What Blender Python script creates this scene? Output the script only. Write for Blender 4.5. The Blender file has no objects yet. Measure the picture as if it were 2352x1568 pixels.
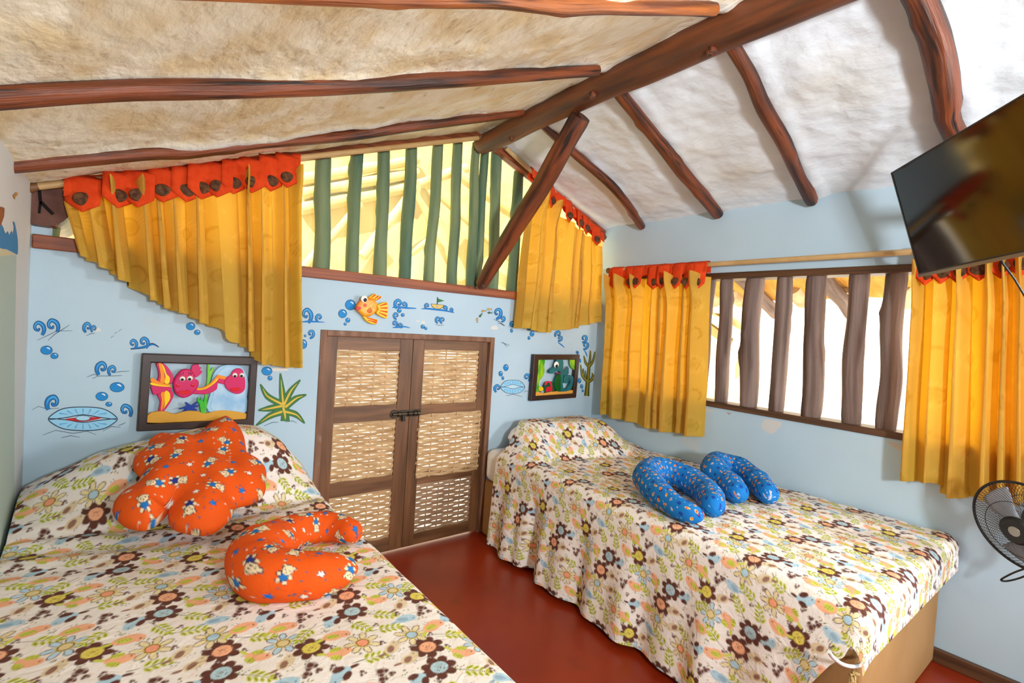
import bpy, bmesh, math, random
import numpy as np
from mathutils import Vector, Matrix, noise as mnoise

scene = bpy.context.scene
COL = scene.collection
random.seed(7)
rng = np.random.default_rng(11)

# ------------------------------------------------------------------ camera
EYE = np.array([0.0, 0.0, 1.28])
YAW, PITCH, ROLL, FPX = math.radians(38.31022799), math.radians(-1.67124922), math.radians(3.67000283), 1161.308
def _axes():
    cy, sy = math.cos(YAW), math.sin(YAW)
    fwd = np.array([sy * math.cos(PITCH), cy * math.cos(PITCH), math.sin(PITCH)])
    right = np.array([cy, -sy, 0.0]); up = np.cross(right, fwd)
    c, s = math.cos(ROLL), math.sin(ROLL)
    return c * right + s * up, -s * right + c * up, fwd
RT, UP, FW = _axes()
cam_data = bpy.data.cameras.new('camera')
cam = bpy.data.objects.new('camera', cam_data); COL.objects.link(cam)
cam.matrix_world = Matrix(((RT[0], UP[0], -FW[0], EYE[0]), (RT[1], UP[1], -FW[1], EYE[1]),
                           (RT[2], UP[2], -FW[2], EYE[2]), (0, 0, 0, 1)))
cam_data.sensor_width = 36.0; cam_data.sensor_fit = 'HORIZONTAL'
cam_data.lens = FPX * 36.0 / 2352.0
cam_data.clip_start = 0.02
scene.camera = cam

# ------------------------------------------------------------------ light and exposure
scene.view_settings.view_transform = 'Standard'
scene.view_settings.look = 'None'
scene.view_settings.exposure = 0.0
scene.view_settings.gamma = 1.0
scene.view_settings.use_curve_mapping = False
scene.cycles.use_denoising = True
world = bpy.data.worlds.new('sky'); scene.world = world; world.use_nodes = True
bg = world.node_tree.nodes['Background']
bg.inputs[0].default_value = (0.72, 0.86, 1.0, 1); bg.inputs[1].default_value = 2.2
def lamp(name, kind, loc, direction, energy, color, **kw):
    d = bpy.data.lights.new(name, kind); d.energy = energy; d.color = color
    for k, v in kw.items(): setattr(d, k, v)
    o = bpy.data.objects.new(name, d); COL.objects.link(o); o.location = loc
    o.rotation_euler = Vector(direction).to_track_quat('-Z', 'Y').to_euler()
    return o
lamp('sun', 'SUN', (-2, -2, 6), (0.66, 0.36, -0.66), 21.0, (1.0, 0.985, 0.96), angle=0.01)
# area lights added behind the camera, in openings cut for them: keys and fill
lamp('added_key_front', 'AREA', (0.36, -1.38, 1.55), (0.56, 1, 0.24), 48, (0.90, 0.95, 1.0), shape='RECTANGLE', size=0.22, size_y=0.26, spread=2.2)
lamp('added_key_side', 'AREA', (2.70, -0.62, 1.50), (-0.66, 1, -0.26), 11, (0.92, 0.96, 1.0), shape='RECTANGLE', size=0.20, size_y=0.30, spread=1.75)
lamp('added_fill_front', 'AREA', (2.25, -1.38, 0.95), (-0.25, 1, 0.12), 12, (0.86, 0.93, 1.0), shape='RECTANGLE', size=0.6, size_y=1.3)

# ------------------------------------------------------------------ measuring on the room's planes
WY, WX, LX = 2.5, 2.75, -0.24             # back wall, right wall, left wall
def ray(px, py): return RT * (px - 1176) / FPX - UP * (py - 784) / FPX + FW
def on(px, py, ax, val):
    d = ray(px, py); return EYE + d * ((val - EYE[ax]) / d[ax])
def bk(px, py, off=0.0): return on(px, py, 1, WY - off)
def rw(px, py, off=0.0): return on(px, py, 0, WX - off)
def onp(px, py, p0, n):
    d = ray(px, py); p0 = np.array(p0); n = np.array(n); return EYE + d * (((p0 - EYE) @ n) / (d @ n))

# ------------------------------------------------------------------ colours and materials
def lin(c):
    c = np.array(c, float) / 255.0
    return np.where(c <= 0.04045, c / 12.92, ((c + 0.055) / 1.055) ** 2.4)
def rgba(c): return (*[float(v) for v in lin(c)], 1.0)
def new_mat(name):
    m = bpy.data.materials.new(name); m.use_nodes = True
    nt = m.node_tree; return m, nt, nt.nodes, nt.links, nt.nodes['Principled BSDF']
def make(name, c1, c2=None, scale=(3, 3, 3), coord='Object', detail=6, lo=0.35, hi=0.65, rough=0.6,
         bump=0.0, bscale=None, bdist=0.01, metal=0.0, spec=0.5, c3=None, s3=None, t3=(0.55, 0.7), coat=0.0):
    m, nt, N, L, P = new_mat(name)
    P.inputs['Roughness'].default_value = rough; P.inputs['Metallic'].default_value = metal
    P.inputs['Specular IOR Level'].default_value = spec
    if coat: P.inputs['Coat Weight'].default_value = coat; P.inputs['Coat Roughness'].default_value = 0.15
    tc = N.new('ShaderNodeTexCoord')
    def nz(sc, det):
        mp = N.new('ShaderNodeMapping'); mp.inputs['Scale'].default_value = sc
        L.new(tc.outputs[coord], mp.inputs['Vector'])
        n = N.new('ShaderNodeTexNoise'); n.inputs['Scale'].default_value = 1.0; n.inputs['Detail'].default_value = det
        L.new(mp.outputs['Vector'], n.inputs['Vector']); return n
    if c2 is None:
        P.inputs['Base Color'].default_value = rgba(c1)
        n1 = None
    else:
        n1 = nz(scale, detail)
        r = N.new('ShaderNodeValToRGB'); r.color_ramp.elements[0].position = lo; r.color_ramp.elements[1].position = hi
        r.color_ramp.elements[0].color = rgba(c1); r.color_ramp.elements[1].color = rgba(c2)
        L.new(n1.outputs['Fac'], r.inputs['Fac']); out = r.outputs['Color']
        if c3 is not None:
            n3 = nz(s3, 5); rr = N.new('ShaderNodeValToRGB')
            rr.color_ramp.elements[0].position = t3[0]; rr.color_ramp.elements[1].position = t3[1]
            L.new(n3.outputs['Fac'], rr.inputs['Fac'])
            mx = N.new('ShaderNodeMix'); mx.data_type = 'RGBA'
            L.new(rr.outputs['Color'], mx.inputs['Factor']); L.new(out, mx.inputs[6]); mx.inputs[7].default_value = rgba(c3)
            out = mx.outputs[2]
        L.new(out, P.inputs['Base Color'])
    if bump:
        nb = nz(bscale or scale, 8); b = N.new('ShaderNodeBump')
        b.inputs['Strength'].default_value = bump; b.inputs['Distance'].default_value = bdist
        L.new(nb.outputs['Fac'], b.inputs['Height']); L.new(b.outputs['Normal'], P.inputs['Normal'])
    return m
def cloth(name, trans=0.0, tcol=(1, 1, 1), rough=0.85, bump=0.15, bscale=220, crinkle=0.0):
    """Woven cloth whose print is stored on the mesh; trans is how much light it lets through."""
    m, nt, N, L, P = new_mat(name)
    at = N.new('ShaderNodeAttribute'); at.attribute_name = 'Col'
    L.new(at.outputs['Color'], P.inputs['Base Color'])
    P.inputs['Roughness'].default_value = rough; P.inputs['Specular IOR Level'].default_value = 0.25
    tc = N.new('ShaderNodeTexCoord'); n = N.new('ShaderNodeTexNoise'); n.inputs['Scale'].default_value = bscale; n.inputs['Detail'].default_value = 3
    L.new(tc.outputs['Object'], n.inputs['Vector'])
    b = N.new('ShaderNodeBump'); b.inputs['Strength'].default_value = bump; b.inputs['Distance'].default_value = 0.004
    L.new(n.outputs['Fac'], b.inputs['Height'])
    if crinkle:
        n2 = N.new('ShaderNodeTexNoise'); n2.inputs['Scale'].default_value = 26; n2.inputs['Detail'].default_value = 4; n2.inputs['Distortion'].default_value = 1.5
        L.new(tc.outputs['Object'], n2.inputs['Vector'])
        b2 = N.new('ShaderNodeBump'); b2.inputs['Strength'].default_value = crinkle; b2.inputs['Distance'].default_value = 0.012
        L.new(n2.outputs['Fac'], b2.inputs['Height']); L.new(b.outputs['Normal'], b2.inputs['Normal']); b = b2
    L.new(b.outputs['Normal'], P.inputs['Normal'])
    if trans:
        t = N.new('ShaderNodeBsdfTranslucent')
        mul = N.new('ShaderNodeMix'); mul.data_type = 'RGBA'; mul.blend_type = 'MULTIPLY'; mul.inputs['Factor'].default_value = 1.0
        g = N.new('ShaderNodeGamma'); g.inputs['Gamma'].default_value = 0.45
        L.new(at.outputs['Color'], g.inputs['Color']); L.new(g.outputs['Color'], mul.inputs[6]); mul.inputs[7].default_value = (*tcol, 1)
        L.new(mul.outputs[2], t.inputs['Color'])
        mx = N.new('ShaderNodeMixShader'); mx.inputs[0].default_value = trans
        L.new(P.outputs[0], mx.inputs[1]); L.new(t.outputs[0], mx.inputs[2])
        L.new(mx.outputs[0], N['Material Output'].inputs['Surface'])
    return m

def wall_mat(name, c1, c2, dirt):
    return make(name, c1, c2, scale=(1.2, 1.2, 1.2), rough=0.8, bump=0.25, bscale=(18, 18, 18), bdist=0.006, spec=0.2, c3=dirt, s3=(3.5, 3.5, 3.5), t3=(0.66, 0.80))
M_WALL = wall_mat('pale_blue_plaster', (173, 196, 210), (185, 206, 218), (194, 200, 200))
M_LEFTW = wall_mat('off_white_plaster', (200, 205, 205), (212, 214, 212), (190, 190, 180))
M_GREEN = make('pale_green_paint', (168, 188, 178), (178, 197, 186), scale=(2, 2, 2), rough=0.7, spec=0.2)
M_CEIL_L = make('rough_cream_plaster', (232, 212, 172), (246, 238, 218), scale=(9, 4.5, 6), detail=9, lo=0.38, hi=0.58, rough=0.9, bump=1.0, bscale=(30, 16, 22), bdist=0.014, spec=0.15, c3=(196, 174, 134), s3=(26, 14, 20), t3=(0.62, 0.76))
M_CEIL_R = make('rough_white_plaster', (220, 225, 228), (230, 235, 240), scale=(2.5, 2.5, 2.5), rough=0.9, bump=0.6, bscale=(16, 13, 14), bdist=0.014, spec=0.15, c3=(216, 212, 202), s3=(2.2, 1.5, 2), t3=(0.55, 0.75))
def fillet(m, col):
    """Plaster coloured whiter in the strips the mesh marks along the rafters."""
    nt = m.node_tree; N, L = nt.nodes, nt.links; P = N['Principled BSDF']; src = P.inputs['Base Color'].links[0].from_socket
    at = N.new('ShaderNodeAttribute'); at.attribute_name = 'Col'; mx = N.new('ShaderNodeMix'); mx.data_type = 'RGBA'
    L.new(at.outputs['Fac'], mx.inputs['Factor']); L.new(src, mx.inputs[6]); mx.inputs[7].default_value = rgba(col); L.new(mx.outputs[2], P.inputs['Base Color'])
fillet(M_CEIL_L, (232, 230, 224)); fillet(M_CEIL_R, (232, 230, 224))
M_CEIL_TRIM = make('whitewash', (232, 233, 234), (240, 240, 240), scale=(8, 8, 8), rough=0.9, bump=0.8, bscale=(25, 25, 25), bdist=0.01, spec=0.15)
M_FLOOR = make('red_oxide_floor', (132, 34, 8), (152, 48, 16), scale=(2.5, 2.5, 2.5), rough=0.33, bump=0.05, bscale=(30, 30, 30), bdist=0.003, c3=(120, 40, 20), s3=(5, 5, 5), t3=(0.62, 0.8))
M_LOG = make('varnished_log', (52, 22, 10), (128, 62, 28), scale=(2.2, 5, 1), coord='UV', lo=0.38, hi=0.60, rough=0.42, bump=0.5, bscale=(5, 24, 1), bdist=0.008, c3=(30, 16, 12), s3=(3.0, 7, 1), t3=(0.56, 0.64))
M_LOG2 = make('varnished_log_light', (96, 44, 18), (176, 98, 42), scale=(2.2, 5, 1), coord='UV', lo=0.38, hi=0.60, rough=0.4, bump=0.5, bscale=(5, 24, 1), bdist=0.008, c3=(52, 24, 12), s3=(3.0, 7, 1), t3=(0.57, 0.65))
M_RIDGE = make('worn_ridge_log', (62, 32, 16), (124, 66, 32), scale=(1.6, 6.0, 1), coord='UV', lo=0.36, hi=0.64, rough=0.48, bump=0.5, bscale=(4, 24, 1), bdist=0.008, c3=(54, 46, 32), s3=(1.6, 4.2, 1), t3=(0.55, 0.68))
M_ENDG = make('end_grain', (92, 58, 48), (112, 74, 62), scale=(20, 20, 20), rough=0.8, bump=0.4)
M_GLOG = make('green_stained_log', (84, 110, 84), (128, 142, 100), scale=(1.6, 2.0, 1), coord='UV', rough=0.75, bump=0.4, bscale=(5, 12, 1), c3=(60, 98, 84), s3=(1.2, 1.6, 1), t3=(0.55, 0.7))
M_BARLOG = make('weathered_log', (92, 70, 62), (140, 118, 108), scale=(1.2, 7, 1), coord='UV', rough=0.75, bump=0.6, bscale=(3, 18, 1), bdist=0.008, c3=(82, 56, 44), s3=(1.6, 4, 1), t3=(0.56, 0.7))
M_BOARD = make('red_brown_board', (112, 52, 22), (158, 84, 40), scale=(2, 60, 60), rough=0.5, bump=0.2)
M_BOARDY = make('dark_brown_board', (70, 44, 26), (98, 64, 38), scale=(60, 2, 60), rough=0.5, bump=0.2)
M_DOORF = make('worn_door_frame', (108, 72, 48), (140, 98, 72), scale=(30, 30, 4), rough=0.6, bump=0.3, c3=(150, 120, 105), s3=(9, 9, 7), t3=(0.62, 0.72))
M_DOOR = make('door_wood_upright', (88, 56, 30), (130, 86, 52), scale=(26, 26, 2.5), rough=0.5, bump=0.2)
M_DOORH = make('door_wood_rail', (92, 60, 34), (134, 92, 58), scale=(2.5, 26, 26), rough=0.5, bump=0.2)
M_WEAVE = make('woven_strip', (170, 132, 88), (214, 182, 138), scale=(9, 9, 60), lo=0.3, hi=0.7, rough=0.6, spec=0.3)
M_WEAVE_SHADE = make('woven_strip_shaded', (142, 112, 86), (182, 152, 120), scale=(9, 9, 60), lo=0.3, hi=0.7, rough=0.6, spec=0.3)  # darker copy of the strip colour: shade painted into one door panel
M_ROD = make('turned_pine_rod', (178, 138, 84), (206, 170, 118), scale=(4, 4, 4), rough=0.45)
M_KNOB = make('dark_rod_knob', (96, 62, 34), (124, 84, 50), scale=(20, 20, 20), rough=0.5)
M_BUTTON = make('coconut_button', (66, 38, 22), (112, 74, 46), scale=(60, 60, 60), rough=0.75, spec=0.2)
M_FRAME = make('dark_picture_frame', (44, 26, 20), (58, 36, 28), scale=(8, 8, 8), rough=0.38)
M_STEEL = make('aged_latch_steel', (58, 50, 42), (92, 80, 62), scale=(40, 40, 40), rough=0.4, metal=0.7)
M_BLACK = make('black_plastic', (13, 13, 14), rough=0.5)
M_WIRE = make('black_wire', (20, 19, 19), rough=0.45)
M_SCREEN = make('black_glass', (10, 10, 12), rough=0.09, spec=0.75)
M_SILVER = make('brushed_silver', (150, 146, 140), rough=0.3, metal=0.9)
M_WHITE = make('white_sheet', (226, 224, 222), (236, 235, 234), scale=(4, 4, 4), rough=0.85, bump=0.2, bscale=(12, 12, 12), spec=0.2)
M_BASE = make('tan_bed_fabric', (164, 122, 74), (178, 136, 88), scale=(3, 3, 3), rough=0.8, bump=0.15, bscale=(160, 160, 160), spec=0.2)
M_EXT = make('sunlit_cream_render', (214, 204, 182), (226, 218, 200), scale=(3, 3, 3), rough=0.9, bump=0.5, bscale=(9, 9, 9), bdist=0.03, spec=0.1)
M_EXTY = make('sunlit_ochre_render', (214, 176, 104), (226, 194, 128), scale=(3, 3, 3), rough=0.9, bump=0.4, bscale=(9, 9, 9), bdist=0.03, spec=0.1)
M_EAVE = make('ochre_eave_underside', (216, 152, 70), (232, 176, 96), scale=(4, 14, 6), rough=0.9, bump=0.7, bscale=(10, 30, 10), bdist=0.02, spec=0.1)
M_NEIGH = make('neighbour_render', (196, 170, 118), (206, 184, 136), scale=(3, 3, 3), rough=0.9, bump=0.5, bscale=(9, 9, 9), bdist=0.03, spec=0.1)
M_GROUND = make('pale_paving', (200, 194, 180), (216, 210, 198), scale=(2, 2, 2), rough=0.9)
PAINT = {}
def paint(c, rough=0.5):
    k = (tuple(c), rough)
    if k not in PAINT: PAINT[k] = make('paint_%02x%02x%02x' % tuple(c), c, rough=rough, spec=0.3)
    return PAINT[k]

# ------------------------------------------------------------------ mesh builders
def wpos(o):
    p = np.zeros(3)
    while o is not None: p += np.array(o.location); o = o.parent
    return p
def link(name, me, parent=None):
    o = bpy.data.objects.new(name, me); COL.objects.link(o)
    if parent is not None: o.parent = parent
    return o
class MB:
    """Collects shapes in world coordinates and links them as ONE mesh object."""
    def __init__(s): s.v = []; s.f = []; s.mi = []; s.uv = []; s.sm = []
    def add(s, verts, faces, mi=0, uv=None, smooth=False):
        b = len(s.v); s.v += [tuple(map(float, p)) for p in verts]
        s.uv += list(uv) if uv is not None else [(0.0, 0.0)] * len(verts)
        for f in faces: s.f.append([b + i for i in f]); s.mi.append(mi); s.sm.append(smooth)
        return s
    def box(s, a, b, mi=0):
        x0, y0, z0 = a; x1, y1, z1 = b
        V = [(x0, y0, z0), (x1, y0, z0), (x1, y1, z0), (x0, y1, z0), (x0, y0, z1), (x1, y0, z1), (x1, y1, z1), (x0, y1, z1)]
        return s.add(V, [(3, 2, 1, 0), (4, 5, 6, 7), (0, 1, 5, 4), (1, 2, 6, 5), (2, 3, 7, 6), (3, 0, 4, 7)], mi)
    def obox(s, c, ax, ay, az, mi=0):
        """Box from its centre and three half-axis vectors."""
        c, ax, ay, az = map(np.array, (c, ax, ay, az)); V = []
        for k in (-1, 1):
            for i, j in ((-1, -1), (1, -1), (1, 1), (-1, 1)): V.append(c + i * ax + j * ay + k * az)
        return s.add(V, [(3, 2, 1, 0), (4, 5, 6, 7), (0, 1, 5, 4), (1, 2, 6, 5), (2, 3, 7, 6), (3, 0, 4, 7)], mi)
    def beam(s, p, q, w, h, up=(0, 0, 1), mi=0):
        p, q, up = map(np.array, (p, q, up)); d = (q - p).astype(float); l = np.linalg.norm(d); d /= l
        sd = np.cross(d, up); sd /= np.linalg.norm(sd); u = np.cross(sd, d)
        return s.obox((p + q) / 2, d * l / 2, sd * w / 2, u * h / 2, mi)
    def prism(s, poly, n, t, mi=0):
        """Polygon (3-D points, one plane) extruded by t against its normal n; the first face stays at poly."""
        n = np.array(n, float); P = [np.array(p, float) for p in poly]; m = len(P)
        nrm = np.zeros(3)
        for i in range(m): nrm += np.cross(P[i], P[(i + 1) % m])
        if nrm @ n < 0: P = P[::-1]
        V = P + [p - n * t for p in P]
        F = [tuple(range(m)), tuple(range(2 * m - 1, m - 1, -1))] + [(i, m + i, m + (i + 1) % m, (i + 1) % m) for i in range(m)]
        return s.add(V, F, mi)
    def quadframe(s, outer, inner, n, t, mi=0):
        n = np.array(n, float); O = [np.array(p) for p in outer]; I = [np.array(p) for p in inner]
        V = O + I + [p - n * t for p in O] + [p - n * t for p in I]; F = []
        for i in range(4):
            j = (i + 1) % 4
            F += [(i, j, 4 + j, 4 + i), (8 + j, 8 + i, 12 + i, 12 + j), (j, i, 8 + i, 8 + j), (4 + i, 4 + j, 12 + j, 12 + i)]
        return s.add(V, F, mi)
    def tube(s, path, rad, ns=10, mi=0, cap=True, squash=None, smooth=True):
        path = [np.array(p, float) for p in path]; n = len(path)
        rad = [rad] * n if np.isscalar(rad) else list(rad)
        V = []; UV = []; L = 0; ref = None
        for i in range(n):
            d = path[min(i + 1, n - 1)] - path[max(i - 1, 0)]; d /= np.linalg.norm(d) + 1e-12
            if ref is None:
                ref = np.array([0, 0, 1.0]) if abs(d[2]) < 0.9 else np.array([1.0, 0, 0])
            a = ref - d * (ref @ d); a /= np.linalg.norm(a) + 1e-12; b = np.cross(d, a); ref = a
            if i: L += np.linalg.norm(path[i] - path[i - 1])
            for k in range(ns + 1):
                th = 2 * math.pi * k / ns
                V.append(path[i] + rad[i] * (math.cos(th) * a + math.sin(th) * b)); UV.append((L, k / ns))
        F = []; w = ns + 1
        for i in range(n - 1):
            for k in range(ns): F.append((i * w + k, i * w + k + 1, (i + 1) * w + k + 1, (i + 1) * w + k))
        s.add(V, F, mi, UV, smooth)
        if cap:
            for i, rev in ((0, True), (n - 1, False)):
                ring = [V[i * w + k] for k in range(ns)]; fc = tuple(range(ns))
                s.add(ring, [fc[::-1] if rev else fc], mi, [UV[i * w + k] for k in range(ns)])
        return s
    def log(s, pts, rads, seed=0, ns=16, step=0.03, mi=0, wob=0.006, knots=2, rough=0.07):
        """Hand-hewn pole: smooth path through pts, uneven radius, a few knots."""
        r_ = random.Random(seed); P = [np.array(p, float) for p in pts]
        if len(P) == 2: P = [P[0], (P[0] * 2 + P[1]) / 3, (P[0] + P[1] * 2) / 3, P[1]]; rads = [rads[0], (2 * rads[0] + rads[1]) / 3, (rads[0] + 2 * rads[1]) / 3, rads[1]]
        Q = [2 * P[0] - P[1]] + P + [2 * P[-1] - P[-2]]; path = []; rr = []
        for i in range(1, len(Q) - 2):
            m = max(2, int(np.linalg.norm(Q[i + 1] - Q[i]) / step))
            for k in range(m + (i == len(Q) - 3)):
                t = k / m
                path.append(0.5 * ((2 * Q[i]) + (-Q[i - 1] + Q[i + 1]) * t + (2 * Q[i - 1] - 5 * Q[i] + 4 * Q[i + 1] - Q[i + 2]) * t * t + (-Q[i - 1] + 3 * Q[i] - 3 * Q[i + 1] + Q[i + 2]) * t ** 3))
                rr.append(rads[i - 1] * (1 - t) + rads[min(i, len(rads) - 1)] * t)
        n = len(path); V = []; UV = []; L = 0; ref = None
        K = [(r_.uniform(0.1, 0.9) * n, r_.uniform(0, 6.28), r_.uniform(0.15, 0.35)) for _ in range(knots)]
        for i in range(n):
            d = path[min(i + 1, n - 1)] - path[max(i - 1, 0)]; d /= np.linalg.norm(d)
            if ref is None: ref = np.array([0, 0, 1.0]) if abs(d[2]) < 0.9 else np.array([1.0, 0.2, 0])
            a = ref - d * (ref @ d); a /= np.linalg.norm(a); b = np.cross(d, a); ref = a
            if i: L += np.linalg.norm(path[i] - path[i - 1])
            c = path[i] + wob * (a * mnoise.noise((L * 3.1, seed * 1.7, 0.3)) + b * mnoise.noise((L * 3.1, seed * 2.3, 9.1))) * 2
            e = 1.0
            if i == 0 or i == n - 1: e = 0.93
            for k in range(ns + 1):
                th = 2 * math.pi * (k % ns) / ns
                q = mnoise.noise((math.cos(th) * 1.3 + seed, math.sin(th) * 1.3, L * 4.0))
                kk = sum(h * math.exp(-((i - ki) * step / 0.03) ** 2 - (math.atan2(math.sin(th - ka), math.cos(th - ka)) / 0.6) ** 2) for ki, ka, h in K)
                V.append(c + rr[i] * e * (1 + rough * 2 * q + kk) * (math.cos(th) * a + math.sin(th) * b)); UV.append((L + seed * 3.7, k / ns))
        w = ns + 1; F = [(i * w + k, i * w + k + 1, (i + 1) * w + k + 1, (i + 1) * w + k) for i in range(n - 1) for k in range(ns)]
        s.add(V, F, mi, UV, True)
        for i, rev in ((0, True), (n - 1, False)):
            fc = tuple(range(ns)); s.add([V[i * w + k] for k in range(ns)], [fc[::-1] if rev else fc], mi, [UV[i * w + k] for k in range(ns)])
        return s
    def blob(s, c, rx, ry, rz, mi=0, nu=16, nv=10, R=None):
        """Ellipsoid with half axes rx, ry, rz."""
        c = np.array(c, float); V = []
        for i in range(nv + 1):
            ph = math.pi * i / nv
            for k in range(nu):
                th = 2 * math.pi * k / nu
                p = np.array([rx * math.sin(ph) * math.cos(th), ry * math.sin(ph) * math.sin(th), rz * math.cos(ph)])
                V.append(c + (p if R is None else R @ p))
        F = [(i * nu + k, (i + 1) * nu + k, (i + 1) * nu + (k + 1) % nu, i * nu + (k + 1) % nu) for i in range(nv) for k in range(nu)]
        return s.add(V, F, mi, None, True)
    def build(s, name, mats, parent=None, bevel=0.0, seg=2):
        if not isinstance(mats, (list, tuple)): mats = [mats]
        off = wpos(parent)
        me = bpy.data.meshes.new(name); me.from_pydata([tuple(np.array(p) - off) for p in s.v], [], s.f)
        for m in mats: me.materials.append(m)
        me.polygons.foreach_set('material_index', s.mi); me.polygons.foreach_set('use_smooth', s.sm)
        ul = me.uv_layers.new(name='UVMap')
        idx = np.empty(len(me.loops), np.int32); me.loops.foreach_get('vertex_index', idx)
        ul.data.foreach_set('uv', np.array(s.uv, np.float32)[idx].ravel())
        me.update()
        o = link(name, me, parent)
        if bevel:
            b = o.modifiers.new('bevel', 'BEVEL'); b.width = bevel; b.segments = seg; b.limit_method = 'ANGLE'; b.angle_limit = math.radians(40)
        return o
def grid_obj(name, P, colors, mat, parent=None, closed_u=False, smooth=True, flip=False):
    """Grid of points P[i, j] (with a colour per point) as one mesh object."""
    n, m = P.shape[:2]; off = wpos(parent)
    ii, jj = np.meshgrid(np.arange(n if closed_u else n - 1), np.arange(m - 1), indexing='ij')
    i2 = (ii + 1) % n
    q = np.stack([ii * m + jj, i2 * m + jj, i2 * m + jj + 1, ii * m + jj + 1], -1).reshape(-1, 4)
    if flip: q = q[:, ::-1]
    me = bpy.data.meshes.new(name); nf = len(q)
    me.vertices.add(n * m); me.vertices.foreach_set('co', (P.reshape(-1, 3) - off).astype(np.float32).ravel())
    me.loops.add(nf * 4); me.loops.foreach_set('vertex_index', q.astype(np.int32).ravel())
    me.polygons.add(nf); me.polygons.foreach_set('loop_start', np.arange(0, nf * 4, 4, dtype=np.int32))
    me.polygons.foreach_set('use_smooth', np.full(nf, smooth))
    me.update(calc_edges=True)
    if colors is not None:
        a = me.color_attributes.new('Col', 'FLOAT_COLOR', 'POINT')
        c4 = np.ones((n * m, 4), np.float32); c4[:, :3] = colors.reshape(-1, 3); a.data.foreach_set('color', c4.ravel())
    me.materials.append(mat); me.validate()
    return link(name, me, parent)
def tag(o, label=None, cat=None, group=None, kind=None):
    if label: o['label'] = label
    if cat: o['category'] = cat
    if group: o['group'] = group
    if kind: o['kind'] = kind
    return o
def thing(name, loc, label, cat, group=None):
    o = bpy.data.objects.new(name, None); COL.objects.link(o); o.location = tuple(map(float, loc)); o.empty_display_size = 0.05
    return tag(o, label, cat, group)
def struct(o): o['kind'] = 'structure'; return o

# smooth lumpy noise on arrays
def lump(x, y, seed, f):
    r = np.random.default_rng(seed); out = np.zeros_like(x)
    for k in range(9):
        a = r.uniform(0, 6.283); ff = f * r.uniform(0.5, 1.7); out += np.sin(ff * (x * math.cos(a) + y * math.sin(a)) + r.uniform(0, 6.283))
    return out / 4.0
def sstep(e0, e1, x):
    t = np.clip((x - e0) / (e1 - e0), 0, 1); return t * t * (3 - 2 * t)

# ------------------------------------------------------------------ cloth prints (drawn into repeat tiles, stored per mesh point)
class Tile:
    def __init__(s, L, T, base):
        s.L, s.T = L, T; s.px = L / T
        g = (np.arange(T) + 0.5) * s.px; s.X, s.Y = np.meshgrid(g, g, indexing='ij')
        s.a = np.empty((T, T, 3)); s.a[:] = lin(base)
    def loc(s, cx, cy, ang):
        dx = (s.X - cx + s.L / 2) % s.L - s.L / 2; dy = (s.Y - cy + s.L / 2) % s.L - s.L / 2
        c, n = math.cos(ang), math.sin(ang); return c * dx + n * dy, -n * dx + c * dy
    def put(s, m, col, al=1.0):
        m = (np.clip(m, 0, 1) * al)[..., None]; s.a = s.a * (1 - m) + lin(col) * m
    def ell(s, cx, cy, a, b, ang, col, al=1.0):
        x, y = s.loc(cx, cy, ang); r = np.sqrt((x / a) ** 2 + (y / b) ** 2)
        s.put((1 - r) * min(a, b) / s.px + 0.5, col, al)
    def seg(s, x0, y0, x1, y1, w, col):
        dx, dy = x1 - x0, y1 - y0; l = math.hypot(dx, dy)
        x, y = s.loc((x0 + x1) / 2, (y0 + y1) / 2, math.atan2(dy, dx))
        d = np.hypot(np.maximum(np.abs(x) - l / 2, 0), y); s.put((w / 2 - d) / s.px + 0.5, col)
    def star(s, cx, cy, r, col, ang=0, n=5, inner=0.45):
        x, y = s.loc(cx, cy, ang); th = np.arctan2(y, x); rr = np.hypot(x, y)
        k = np.abs(((th * n / (2 * math.pi)) % 1.0) * 2 - 1)
        s.put((r * (inner + (1 - inner) * k) - rr) / s.px + 0.5, col)
    def heart(s, cx, cy, r, ang, col):
        x, y = s.loc(cx, cy, ang); x = x / r; y = y / r
        s.put(-((x * x + y * y - 0.6) ** 3 - x * x * y ** 3 * 1.6) * 8 + 0.5, col)
    def blur(s, k=1):
        for _ in range(k):
            s.a = (s.a * 2 + np.roll(s.a, 1, 0) + np.roll(s.a, -1, 0) + np.roll(s.a, 1, 1) + np.roll(s.a, -1, 1)) / 6
    def sample(s, U, V):
        u = (U / s.L % 1) * s.T - 0.5; v = (V / s.L % 1) * s.T - 0.5
        i = np.floor(u).astype(int); j = np.floor(v).astype(int); fu = (u - i)[..., None]; fv = (v - j)[..., None]
        i0, i1, j0, j1 = i % s.T, (i + 1) % s.T, j % s.T, (j + 1) % s.T
        return (s.a[i0, j0] * (1 - fu) + s.a[i1, j0] * fu) * (1 - fv) + (s.a[i0, j1] * (1 - fu) + s.a[i1, j1] * fu) * fv

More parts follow.
